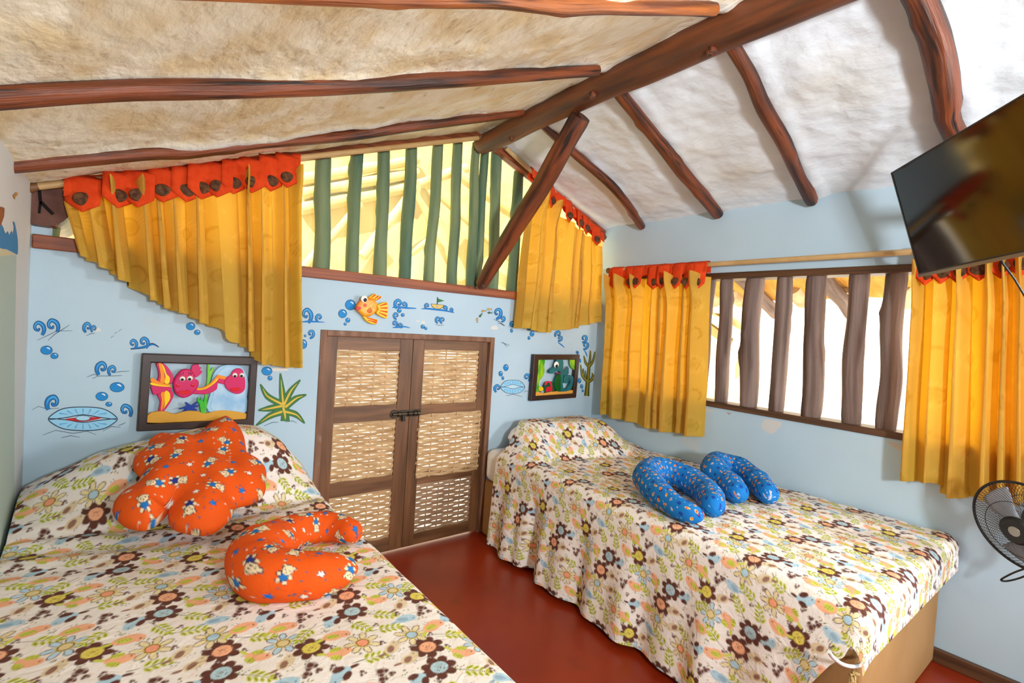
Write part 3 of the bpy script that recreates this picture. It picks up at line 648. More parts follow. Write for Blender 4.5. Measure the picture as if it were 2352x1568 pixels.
    b = MB(); b.tube([c + X * -.035 - Y * .012 - Z * .005, c + X * -.033 - Y * .016 - Z * .038], [0.008, 0.010], ns=12); b.build('bolt_knob', M_BLACK, sb)
door()
m = MB(); m.beam((WX - 0.012, -1.4, 0.028), (WX - 0.012, WY, 0.028), 0.024, 0.056); struct(m.build('baseboard_right', M_BOARDY, bevel=0.003))

# ------------------------------------------------------------------ curtains and rods
def curve_at(pts, s):
    pts = np.array(pts); t = np.linspace(0, 1, len(pts)) if pts.shape[1] == 2 else pts[:, 0]
    return np.stack([np.interp(s, t, pts[:, -2]), np.interp(s, t, pts[:, -1])], -1)
def curtain(wall, label, rod_pts, top_px, hem_px, tabs_px, K, amp, group, loc_off=0.075, tabw=0.085, knob=None, seed=1, cw=1.9, back_tabs=True):
    """Curtain of embossed yellow cloth hung by orange button tabs from its rod; wall is 'back' or 'right'."""
    mp = bk if wall == 'back' else rw
    h_ax = 0 if wall == 'back' else 1
    def to3(h, z, d): return np.stack([h, WY - d, z], -1) if wall == 'back' else np.stack([WX - d, h, z], -1)
    T = np.array([mp(x, y, loc_off)[[h_ax, 2]] for x, y in top_px]); H = np.array([mp(x, y, loc_off + 0.01)[[h_ax, 2]] for x, y in hem_px])
    def par(px): a = np.array(px)[:, 0].astype(float); return (a - a[0]) / (a[-1] - a[0])
    nu, nv = int(K * 26), 70
    s = np.linspace(0, 1, nu); v = np.linspace(0, 1, nv); S, V = np.meshgrid(s, v, indexing='ij')
    th, tz = np.interp(S, par(top_px), T[:, 0]), np.interp(S, par(top_px), T[:, 1])
    hh, hz = np.interp(S, par(hem_px), H[:, 0]), np.interp(S, par(hem_px), H[:, 1])
    r = np.random.default_rng(seed)
    ph = 2 * math.pi * K * (S + (0.22 / K) * np.sin(2 * math.pi * (0.21 * K * S + seed)) + (0.16 / K) * np.sin(2 * math.pi * (0.47 * K * S + seed * 2)))
    ph = ph + 0.5 * V * np.sin(2 * math.pi * 3.3 * S + seed)
    F = np.tanh(1.9 * np.sin(ph) + 0.5 * np.sin(2.3 * ph * 0.5 + seed)) 
    kk = np.floor(ph / (2 * math.pi)).astype(int); ampk = r.uniform(0.55, 1.35, 200)[np.clip(kk, 0, 199)]
    A = amp * (0.80 + 0.20 * sstep(0, 0.5, V)) * ampk
    D = loc_off - 0.008 + A * F * 0.8 + 0.004 * np.sin(9 * V + 12 * S)
    D = D + 0.046 * np.maximum(F, 0) * (ampk > 0.95) * (1 - sstep(0.02, 0.22, V))
    D = np.maximum(D, 0.022)
    hs = abs(T[-1, 0] - T[0, 0]) / K
    Hh = th * (1 - V) + hh * V + 0.24 * hs * np.sin(2 * ph) * (0.5 + 0.5 * V) * np.sign(T[-1, 0] - T[0, 0])
    edge = np.minimum(np.minimum(S, 1 - S) * K * 2, 1); Hh = np.where(edge < 1, th * (1 - V) + hh * V + (Hh - th * (1 - V) - hh * V) * edge, Hh)
    tz = tz + 0.030 * np.maximum(F, 0) * (ampk > 0.95)
    Z = tz * (1 - V) + hz * V + 0.004 * np.sin(ph * 0.5 + seed) * V
    P = to3(Hh, Z, D)
    mid = to3(np.array(T[:, 0].mean()), np.array(T[:, 1].max()), np.array(loc_off))
    root = thing('curtain', mid, label, 'curtain', group)
    Wc = abs(H[-1, 0] - H[0, 0]) * cw
    C = T_CURT.sample(S * Wc + seed * 0.13, -Z + seed * 0.07)
    grid_obj('curtain_cloth', P, C, M_CURT, root, flip=True)
    # rod line
    p, q = np.array(rod_pts[0]), np.array(rod_pts[1])
    def rod_z(h): return p[2] + (q[2] - p[2]) * (h - p[h_ax]) / (q[h_ax] - p[h_ax])
    dr = loc_off - 0.012
    lo, hi = sorted((T[0, 0], T[-1, 0]))
    ntab = []
    for x, y in tabs_px:
        c = mp(x, y, loc_off + 0.028); ntab.append((c[h_ax], c[2]))
    rr = 0.019; sgn = 1 if wall == 'back' else -1
    # pleated strip along the rod that joins the tabs
    n = 160; s1 = np.linspace(0, 1, n); hb = lo + (hi - lo) * s1; zr = np.array([rod_z(h) for h in hb])
    prof = [(-rr, -0.05), (-rr, -0.02), (-rr * .8, 0.006), (-rr * .3, rr), (rr * .3, rr), (rr * .8, 0.006), (rr, -0.02), (rr + 0.004, -0.052)]
    G = np.zeros((n, len(prof), 3))
    wv = 0.004 * np.sin(s1 * (hi - lo) / 0.021) + 0.003 * np.sin(s1 * (hi - lo) / 0.0093 + 1)
    for j, (dd, dz) in enumerate(prof): G[:, j] = to3(hb + 0.002 * np.sin(s1 * 90), zr + dz + (wv if j in (0, 7) else wv * 0.3), dr + dd + wv * (1 if dd > 0 else 0))
    grid_obj('tab_band', G, None, M_BAND, root)
    for k, (h, z) in enumerate(ntab):
        zt = rod_z(h) + rr; yaw = r.uniform(-0.45, 0.45); w = tabw * r.uniform(0.9, 1.08) / 2
        zb = z - 0.042; m = MB(); rows = []
        for f, ww, dd in ((0, 1, 0.004), (0.12, 1, rr + 0.004), (0.5, 1, rr + 0.009), (0.70, 1.0, rr + 0.013), (0.80, 0.97, rr + 0.015), (1.0, 0.12, rr + 0.017), (1.02, 0.02, rr + 0.017)):
            rows.append((zt + (zb - zt) * min(f, 1) - (0.003 if f > 1 else 0), ww, dd))
        V3 = []; nc = 6
        for zz, ww, dd in rows:
            for c in range(nc + 1):
                u = (c / nc * 2 - 1) * w * ww; bulge = 0.006 * (1 - (c / nc * 2 - 1) ** 2)
                V3.append(to3(np.array(h + u * math.cos(yaw)), np.array(zz), np.array(dr + dd + bulge + u * math.sin(yaw) * (0.3 if dd < rr else 1))))
        nvt = len(V3); W = nc + 1
        Fs = [(i * W + c, i * W + c + 1, (i + 1) * W + c + 1, (i + 1) * W + c) for i in range(len(rows) - 1) for c in range(nc)]
        m.add(V3, Fs, 0, None, True); tb = m.build('tab', M_BAND, root)
        so = tb.modifiers.new('thickness', 'SOLIDIFY'); so.thickness = 0.002; so.offset = 0
        nrm = np.array([math.sin(yaw), -math.cos(yaw), 0]) if wall == 'back' else np.array([-math.cos(yaw), math.sin(yaw), 0])
        tan = np.array([math.cos(yaw), math.sin(yaw), 0]) if wall == 'back' else np.array([math.sin(yaw), math.cos(yaw), 0])
        c0 = to3(np.array(h), np.array(z), np.array(dr + rr + 0.021)); b = MB()
        R = np.stack([tan, np.array([0, 0, 1.0]), nrm], 1); b.blob(c0, 0.029, 0.024, 0.006, R=R, nu=20, nv=8); b.build('button', M_BUTTON, tb)
    return root
def rod(label, p, q, r, knobs=(True, True), bracket=None, cat='curtain rod'):
    p, q = np.array(p), np.array(q); root = thing('curtain_rod', p, label, cat)
    m = MB(); m.tube([p, q], r, ns=16); m.build('pole', M_ROD, root)
    d = (q - p) / np.linalg.norm(q - p)
    for on_, e, s in ((knobs[0], p, -1), (knobs[1], q, 1)):
        if on_:
            m = MB(); m.tube([e - d * s * 0.004, e + d * s * 0.012, e + d * s * 0.02, e + d * s * 0.032, e + d * s * 0.037], [r * 0.9, r * 1.15, r * 1.5, r * 1.4, r * 0.5], ns=16); m.build('knob', M_KNOB, root)
    return root
ra, rb_ = bk(88, 428, 0.062), bk(1098, 317, 0.062)
rod('slanting pine rod along the left edge of the gable opening', ra, rb_, 0.0125)
rc, rd = bk(1162, 340, 0.062), bk(1383, 541, 0.062)
rod('short slanting pine rod along the right edge of the gable opening', rc, rd, 0.0125, (False, True))
re_, rf = rw(1404, 621, 0.062), rw(2094, 578, 0.062); rf2 = re_ + (rf - re_) * 1.48
rod('level pine curtain rod above the long barred window', re_, rf2, 0.0135)
for k, (p, ax) in enumerate((((ra + (rb_ - ra) * 0.02), 'b'), ((rc + (rd - rc) * 0.97), 'b'), ((re_ + (rf2 - re_) * 0.012), 'r'))):
    m = MB(); q = np.array(p); q2 = q.copy(); q2[1 if ax == 'b' else 0] = (WY if ax == 'b' else WX) + 0.01; m.tube([q, q2], 0.009, ns=10)
    o = m.build('rod_bracket', M_KNOB, [x for x in COL.objects if x.name.startswith('curtain_rod')][k])
curtain('back', 'long slanting yellow curtain with many orange button tabs, left of the gable bars', (ra, rb_),
        [(146, 462), (219, 428), (290, 425), (351, 422), (418, 422), (516, 402), (578, 400), (640, 398), (688, 398)],
        [(180, 578), (235, 612), (284, 640), (345, 686), (410, 716), (456, 734), (496, 752), (520, 778), (583, 806), (600, 838), (640, 842), (692, 845)],
        [(190, 457), (272, 449), (317, 448), (375, 437), (429, 437), (464, 431), (500, 427), (537, 420), (580, 418), (623, 415), (661, 407)], 11, 0.048, 'yellow curtains of the gable opening', tabw=0.105, seed=3)
curtain('back', 'short yellow curtain under the right slope beside the diagonal brace', (rc, rd),
        [(1218, 436), (1262, 455), (1300, 500), (1335, 528), (1360, 548), (1384, 566)],
        [(1190, 752), (1255, 762), (1300, 758), (1345, 747), (1381, 738)],
        [(1268, 461), (1309, 495), (1333, 512), (1348, 524), (1372, 549)], 6, 0.035, 'yellow curtains of the gable opening', tabw=0.075, seed=5)
curtain('right', 'yellow curtain glowing orange at the left end of the long window, above the pillow', (re_, rf2),
        [(1398, 640), (1430, 640), (1500, 637), (1560, 636), (1625, 634)],
        [(1380, 952), (1420, 962), (1470, 978), (1530, 992), (1606, 1004)],
        [(1412, 650), (1445, 647), (1459, 646), (1500, 648), (1518, 646), (1551, 646), (1576, 647), (1601, 647)], 8, 0.042, 'yellow curtains of the long window', tabw=0.085, seed=7)
curtain('right', 'yellow curtain glowing orange under the television, at the right end of the long window', (re_, rf2),
        [(2100, 612), (2140, 612), (2180, 608), (2230, 604), (2290, 600), (2352, 596), (2440, 588)],
        [(2068, 1102), (2142, 1112), (2160, 1140), (2250, 1146), (2300, 1152), (2352, 1160), (2440, 1170)],
        [(2125, 630), (2162, 626), (2200, 624), (2250, 618), (2300, 612), (2345, 606), (2400, 600)], 7, 0.05, 'yellow curtains of the long window', tabw=0.08, seed=9)

# ------------------------------------------------------------------ painted wall, pictures, carved fish
def smooth(pts, n=5, closed=True):
    P = [np.array(p, float) for p in pts]; m = len(P); out = []
    rngk = range(m) if closed else range(m - 1)
    for i in rngk:
        a, b, c, d = (P[(i - 1) % m], P[i], P[(i + 1) % m], P[(i + 2) % m]) if closed else (P[max(i - 1, 0)], P[i], P[i + 1], P[min(i + 2, m - 1)])
        for k in range(n):
            t = k / n; out.append(0.5 * (2 * b + (c - a) * t + (2 * a - 5 * b + 4 * c - d) * t * t + (-a + 3 * b - 3 * c + d) * t ** 3))
    if not closed: out.append(P[-1])
    return out
class Mural:
    """Flat paint on a wall: filled shapes and brush strokes laid on the plaster."""
    def __init__(s, mp): s.m = MB(); s.mats = []; s.mp = mp; s.lay = 0
    def mi(s, c):
        p = paint(c, 0.6)
        if p not in s.mats: s.mats.append(p)
        return s.mats.index(p)
    def off(s, l): s.lay += 1; return 0.0007 + l * 0.0005 + (s.lay % 45) * 0.00001
    def fill(s, pts, c, l=1):
        o = s.off(l); V = [s.mp(x, y, o) for x, y in pts]
        s.m.add(V, [tuple(range(len(V)))], s.mi(c)); return s
    def stroke(s, pts, w, c, l=1, sm=True):
        n0 = len(pts); P = smooth(pts, 6, False) if sm and n0 > 2 else [np.array(p, float) for p in pts]; n = len(P)
        w = [w] * n if np.isscalar(w) else np.interp(np.linspace(0, 1, n), np.linspace(0, 1, len(w)), w); o = s.off(l); V = []
        for i in range(n):
            d = P[min(i + 1, n - 1)] - P[max(i - 1, 0)]; d = d / (np.linalg.norm(d) + 1e-9); nn = np.array([-d[1], d[0]])
            V += [s.mp(*(P[i] + nn * w[i] / 2), o), s.mp(*(P[i] - nn * w[i] / 2), o)]
        s.m.add(V, [(2 * i, 2 * i + 1, 2 * i + 3, 2 * i + 2) for i in range(n - 1)], s.mi(c)); return s
INK, BLUE, BLUE2, LBLUE, WHITEP = (30, 40, 62), (22, 118, 190), (70, 164, 220), (150, 204, 232), (236, 242, 246)
HOOK = [(0.05, 0.95), (-0.42, 0.45), (-0.50, -0.25), (-0.05, -0.82), (0.50, -0.62), (0.62, -0.12), (0.28, 0.16), (0.06, -0.10)]
HW = np.array([0.34, 0.50, 0.56, 0.48, 0.38, 0.32, 0.26, 0.14])
def hook(M, cx, cy, s, fl=1, rot=0.0, sy=1.0, wf=1.0):
    c, n = math.cos(rot), math.sin(rot); pts = [(cx + s * (c * x * fl - n * y * sy), cy + s * (n * x * fl + c * y * sy)) for x, y in HOOK]
    lw = max(1.1, s * 0.10)
    M.stroke(pts, HW * s * wf + lw, INK, 1); M.stroke(pts, HW * s * wf - lw * 0.3, BLUE, 2)
    M.stroke(pts[1:6], np.array([0.05, .2, .22, .18, 0.05]) * s * wf, BLUE2, 3)
def bubble(M, cx, cy, rx, ry):
    e = lambda a, b: [(cx + a * math.cos(t), cy + b * math.sin(t)) for t in np.linspace(0, 6.283, 23)[:-1]]
    M.fill(e(rx, ry), INK, 1); M.fill(e(max(rx - 0.9, rx * .8), max(ry - 0.9, ry * .8)), (28, 132, 200), 2)
    M.stroke([(cx + rx * .0, cy - ry * .55), (cx + rx * .35, cy - ry * .42), (cx + rx * .55, cy - ry * .15)], [rx * .10, rx * .22, rx * .08], WHITEP, 3)
def line(M, pts, w=1.2): M.stroke(pts, [w * .6, w, w * .6], INK, 1, sm=False)
def clam(M, cx, cy, a, b, open_=True):
    up = smooth([(cx - a, cy), (cx - a * .62, cy - b * .82), (cx, cy - b), (cx + a * .62, cy - b * .82), (cx + a, cy), (cx + a * .5, cy - b * .12), (cx, cy - b * .34), (cx - a * .5, cy - b * .1)])
    dn = smooth([(cx - a, cy + 1), (cx - a * .62, cy + b * .8), (cx, cy + b), (cx + a * .62, cy + b * .82), (cx + a, cy + 1), (cx + a * .5, cy + b * .12), (cx, cy + b * .30), (cx - a * .5, cy + b * .08)])
    M.fill(smooth([(cx - a, cy), (cx - a * .5, cy - b * .78), (cx, cy - b), (cx + a * .5, cy - b * .78), (cx + a, cy), (cx + a * .5, cy + b * .8), (cx, cy + b), (cx - a * .5, cy + b * .8)]), (186, 218, 234), 1)
    M.fill(up, LBLUE, 2); M.fill(dn, LBLUE, 2)
    for t in np.linspace(-.7, .7, 7):
        M.stroke([(cx + a * t * .62, cy - b * .38), (cx + a * t * .98, cy - b * (0.86 - t * t * .8))], [b * .03, b * .12], (84, 164, 214), 3, sm=False); M.stroke([(cx + a * t * .62, cy + b * .36), (cx + a * t * .98, cy + b * (0.86 - t * t * .8))], [b * .03, b * .12], (84, 164, 214), 3, sm=False)
    for q in (up, dn): M.stroke([*q, q[0]], 1.6 * a / 79 + .3, INK, 4, sm=False)
    if open_:
        M.fill(smooth([(cx - a * .50, cy + b * .02), (cx, cy - b * .14), (cx + a * .54, cy - b * .08), (cx + a * .1, cy + b * .22), (cx - a * .2, cy + b * .2)]), (196, 36, 40), 5)
        e = [(cx + a * .21 * math.cos(t), cy - b * .06 + b * .22 * math.sin(t)) for t in np.linspace(0, 6.283, 20)[:-1]]; M.fill(e, (170, 214, 236), 6); M.stroke([*e, e[0]], 1.0, INK, 7, sm=False)
def mural():
    M = Mural(bk)
    hook(M, 92, 754, 17, -1, -.35, wf=.9); hook(M, 124, 748, 17, -1, -.5, wf=.9); line(M, [(86, 781), (110, 770), (130, 760), (166, 759)]); line(M, [(110, 782), (125, 768), (160, 746)])
    hook(M, 199, 752, 12, 1, .2); hook(M, 214, 755, 8, 1, .3); line(M, [(198, 771), (208, 766), (218, 765)])
    for x, y in ((258, 773), (266, 764), (276, 758)): M.stroke([(x - 3, y + 2), (x + 3, y - 2)], [1, 3.5, 1.5], INK, 1, sm=False); M.stroke([(x - 1.4, y + 1), (x + 2, y - 1.4)], [.5, 1.6, .6], WHITEP, 2, sm=False)
    hook(M, 308, 790, 11, -1, -.2); hook(M, 333, 787, 13, -1, -.2); M.stroke([(300, 801), (330, 797), (350, 790), (365, 797)], [3, 6, 5, 1.5], INK, 1); M.stroke([(302, 800), (330, 796.5), (350, 791), (362, 796)], [1.5, 4, 3, .8], BLUE, 2)
    for b in ((107, 804, 14, 10.5), (125, 817, 9, 7.2), (438, 749, 10.5, 9), (453, 763, 7.3, 6), (269, 889, 17, 11.5), (234, 910, 14.5, 10.3), (250, 928, 7.7, 5.6), (613, 852, 12.4, 10), (620, 868, 5.6, 5.6), (697, 790, 8.5, 11), (701, 771, 3, 3),
              (805, 700, 12.3, 12.3), (787, 720, 10, 10), (799, 735, 5.6, 5.6), (793, 744, 3.5, 3.5), (917, 713, 5.2, 5.2), (925, 723, 4.2, 4.2), (971, 750, 4.6, 4.6), (978, 754, 3.6, 3.6), (1176, 744, 5.6, 7.2), (1175, 759, 3.4, 4.6),
              (1215, 755, 4.5, 4), (1222, 766, 5.3, 6.8), (1215, 776, 3.2, 4.2), (1162, 844, 6, 7.8), (1150, 858, 4.8, 6), (1155, 868, 3.1, 4.2), (1331, 874, 4.2, 6), (1336, 887, 3.6, 5), (1338.5, 897, 2.6, 3.6), (1333, 828, 2, 5)): bubble(M, *b)
    hook(M, 231, 846, 16, 1, .3); hook(M, 256, 851, 12, 1, .3); line(M, [(199, 866), (216, 859), (224, 863)]); line(M, [(212, 869), (228, 863), (262, 863), (281, 862)]); line(M, [(262, 856), (275, 853), (297, 852)])
    hook(M, 118, 925, 18, 1, .45, wf=1.1); line(M, [(74, 941), (88, 933), (110, 939), (136, 937)])
    clam(M, 190.5, 961.5, 79, 27); hook(M, 292, 943, 16, -1, -.5, wf=.9)
    line(M, [(98, 999), (128, 988), (168, 995), (200, 990), (221, 998)]); line(M, [(141, 1005), (162, 1000), (183, 1004)]); line(M, [(236, 990), (256, 979), (277, 981)]); line(M, [(271, 977), (280, 974), (289, 970)])
    # spiky green plant
    arms = [[(652, 945), (648, 900), (644, 857)], [(652, 930), (668, 898), (690, 872)], [(655, 935), (680, 915), (704, 906)], [(655, 945), (680, 952), (700, 972)], [(648, 928), (615, 910), (598, 882)], [(648, 932), (618, 938), (593, 942)], [(648, 945), (620, 955), (588, 977)], [(652, 940), (655, 955), (655, 967)]]
    for i, a in enumerate(arms):
        w = np.array([15, 13, 1.5]) if i < 7 else np.array([16, 17, 20]); M.stroke(a, w + 1.5, (34, 62, 36), 1); M.stroke(a, w, (66, 116, 58), 2); M.stroke([a[0], a[1], (np.array(a[1]) * .35 + np.array(a[2]) * .65)], [5.5, 3.2, .8] if i < 7 else [5, 4, 1], (214, 178, 66), 3)
    line(M, [(606, 978), (625, 970), (640, 969)]); line(M, [(655, 969), (672, 966), (682, 971)])
    hook(M, 707, 725, 15, -1, -.1, 1.15); hook(M, 731, 730, 9, 1, .2); M.stroke([(694, 739), (712, 738), (746, 740)], [2, 5, 1], BLUE, 2); hook(M, 715, 768, 10, -1, .3)
    hook(M, 913, 698, 11, 1, .2); hook(M, 930, 700, 7, -1, -.3); M.stroke([(901, 706), (915, 705), (935, 707), (956, 708)], [2, 5, 4, 2], BLUE, 2)
    hook(M, 909, 726, 8, 1, -.2); hook(M, 908, 744, 7.5, -1, -.2); hook(M, 920, 748, 6, -1, -.2); M.stroke([(902, 752), (918, 751), (930, 750), (942, 753)], [2, 4, 3, 1], BLUE, 2)
    M.fill([(989, 697), (1021, 700), (1017, 706), (1010, 710), (998, 709), (992, 704)], INK, 1); M.fill([(990.5, 698), (1019.5, 700.6), (1016, 705.5), (1009.5, 709), (998.5, 708), (993, 703.5)], (216, 186, 104), 2)
    M.stroke([(1005, 682), (1004.5, 699)], 1.8, INK, 3, sm=False); M.fill([(1005.5, 685), (1021, 690.5), (1005.5, 694.5)], (60, 118, 66), 3)
    for x, y, s, f in ((980, 703, 6.5, 1), (1003, 707, 5, 1), (1023, 708, 6, -1), (1037, 712, 5, -1)): hook(M, x, y, s, f)
    M.stroke([(968, 709), (985, 709), (1003, 711), (1022, 713), (1043, 718)], [1.5, 4, 4, 4, 2], BLUE, 2)
    hook(M, 1005, 735, 7.5, 1, 0); hook(M, 1015, 736, 7, 1, 0); line(M, [(1000, 745), (1010, 747), (1020, 746)], 1)
    for x, y, a, c in ((1124, 710, 0, (216, 170, 84)), (1111, 714, -.1, (216, 170, 84)), (1125, 718, 0, (70, 116, 76)), (1104, 724, -.9, (62, 110, 70)), (1096, 735, 1.5, (216, 170, 84))):
        cs, sn = math.cos(a), math.sin(a); R = lambda u, v: (x + u * cs - v * sn, y + u * sn + v * cs)
        M.fill([R(*q) for q in ((-6, 0), (-3, -2.6), (1, -2), (3, -.6), (6, -2.8), (5.4, 0), (6, 2.8), (3, .6), (1, 2), (-3, 2.6))], INK, 1); M.fill([R(*q) for q in ((-5, 0), (-3, -1.8), (1, -1.3), (3, -.3), (5.2, -1.8), (4.8, 0), (5.2, 1.8), (3, .3), (1, 1.3), (-3, 1.8))], c, 2)
    hook(M, 1144, 721, 12, -1, .3, 1.1); hook(M, 1155, 733, 7, -1, .5); line(M, [(1134, 733), (1146, 738), (1160, 748)]); line(M, [(1143, 741), (1152, 744), (1158, 748)])
    line(M, [(1150, 786), (1160, 789), (1171, 793)], 1); line(M, [(1154, 785), (1161, 792), (1165, 796)], 1)
    hook(M, 1280, 767, 8, 1, .6); hook(M, 1286, 778, 7, -1, .7); M.stroke([(1282, 786), (1290, 792), (1297, 798)], [2, 3, 1], BLUE, 2)
    hook(M, 1342, 779, 8.5, -1, .5, 1.1); hook(M, 1345, 795, 8.5, -1, .6, 1.1); M.stroke([(1342, 804), (1346, 811), (1349, 819)], [1.5, 3, 1], BLUE, 2); hook(M, 1326, 810, 4, -1, 0)
    clam(M, 1177.7, 888, 28, 15.5, False); hook(M, 1141, 892, 9, 1, .2); hook(M, 1212, 867, 9, -1, -.3)
    line(M, [(1163, 909), (1178, 905), (1200, 911)], 1); line(M, [(1203, 901), (1208, 897), (1214, 900)], 1)
    # branching green weed by the corner
    W = [([(1347.5, 909), (1349, 890), (1350.5, 872)], [11, 9, 8]), ([(1350, 876), (1338, 862), (1333.5, 837)], [7, 6, 1]), ([(1350, 878), (1364, 866), (1369.3, 846)], [7, 6, 1]), ([(1350.5, 874), (1352, 855), (1353, 838)], [7, 6, 6]),
         ([(1353, 842), (1345, 832), (1341, 816)], [6, 5, 1]), ([(1353, 840), (1355.5, 822), (1356, 805)], [5, 4, 1.5]), ([(1353, 842), (1362, 828), (1366.5, 807)], [6, 5, 1.5]), ([(1340, 862), (1340, 852), (1340, 846)], [4, 3, 1]), ([(1345, 868), (1345, 858), (1344.6, 851)], [4, 3, 1]), ([(1359, 868), (1361, 862), (1360, 856)], [4, 3, 1])]
    for p, w in W: M.stroke(p, np.array(w) + 1.0, (56, 74, 30), 1); M.stroke(p, np.array(w) * .5, (140, 124, 36), 2)
    # bare spots in the paint
    for x, y, a, b in ((226, 757, 6, 5), (640, 848, 22, 4), (972, 740, 5, 3), (1136, 752, 8, 5), (960, 737, 4, 2)):
        M.fill([(x + a * math.cos(t) * (1 + .2 * math.sin(3 * t)), y + b * math.sin(t)) for t in np.linspace(0, 6.283, 16)[:-1]], (216, 212, 204), 0)
    o = M.m.build('painted_mural', M.mats, WALL_BACK); o['kind'] = 'structure'
    R = Mural(rw)
    R.fill(smooth([(1750, 972), (1762, 962), (1790, 968), (1796, 972), (1788, 984), (1772, 996), (1756, 988), (1750, 980)]), (206, 204, 200), 0)
    R.fill([(1622, 938), (1640, 941), (1636, 946), (1620, 943)], (204, 204, 202), 0); R.fill([(2035, 1012), (2069, 1020), (2069, 1036), (2055, 1028)], (198, 190, 180), 0); R.fill([(1668, 946), (1680, 948), (1674, 953)], (170, 160, 150), 0)
    o = R.m.build('bare_plaster', R.mats, WALL_RIGHT); o['kind'] = 'structure'
    lw = lambda x, y, o: on(x, y, 0, LX + o)
    L = Mural(lw)
    L.fill([(-60, 592), (38, 586), (34, 800), (32, 1300), (-60, 1400)], (170, 190, 180), 0)
    L.fill(smooth([(-30, 480), (4, 515), (10, 530), (15, 537), (18, 531), (22, 540), (25, 535), (28, 530), (30, 540), (33, 520), (30, 512), (33, 509), (36, 520), (41, 550), (41, 583), (34, 581), (15, 572), (-30, 560)], 2), (36, 128, 184), 1)
    L.fill([(-30, 562), (10, 572), (38, 584), (20, 586), (-30, 592)], (202, 196, 160), 1)
    L.fill(smooth([(29, 446), (32, 449), (35, 442), (41, 443), (40, 448), (36, 452), (34, 458)], 3), (190, 138, 76), 1)
    o = L.m.build('painted_mural', L.mats, WALL_LEFT); o['kind'] = 'structure'
    m = MB(); m.prism([lw(-14, 474, .045), lw(12, 476, .045), (lw(10, 500, .045)), lw(3, 520, .045), lw(-14, 522, .045)], (1, 0, 0), 0.045); o = m.build('wooden_bracket', make('carved_wood', (110, 56, 26), (138, 76, 38), scale=(20, 20, 4)), bevel=0.004)
    tag(o, 'small brown carved wooden bracket on the left wall above the painted wave', 'bracket')
mural()

N_B = (0, -1, 0)
def relief(name, parent, pts, off, t, mat, bev=0.003, sub=4, mp=None):
    P = smooth(pts, sub) if sub else pts
    m = MB(); m.prism([mp(x, y, off) for x, y in P], N_B, t); return m.build(name, mat, parent, bevel=bev)
def wires(name, parent, strokes, off, mat, mp, w):
    m = MB()
    for s in strokes:
        P = smooth(s, 4, False) if len(s) > 2 else s; m.tube([mp(x, y, off) for x, y in P], w, ns=6)
    return m.build(name, mat, parent)
PINK, ORNG, YELP = (206, 32, 96), (246, 140, 22), (250, 208, 20)
def eye(parent, mp, x, y, r, off, px, py):
    c = mp(x, y, off); e = mp(x + r, y, off); R = np.linalg.norm(e - c); m = MB(); m.blob(c, R, 0.006, R, nu=18, nv=10)
    o = m.build('eye', paint((240, 236, 226)), parent); m = MB(); c2 = mp(px, py, off + 0.004); m.blob(c2, R * .56, 0.004, R * .56, nu=16, nv=8); m.build('pupil', paint((16, 14, 16), .3), o if o.parent.parent is None else o.parent)
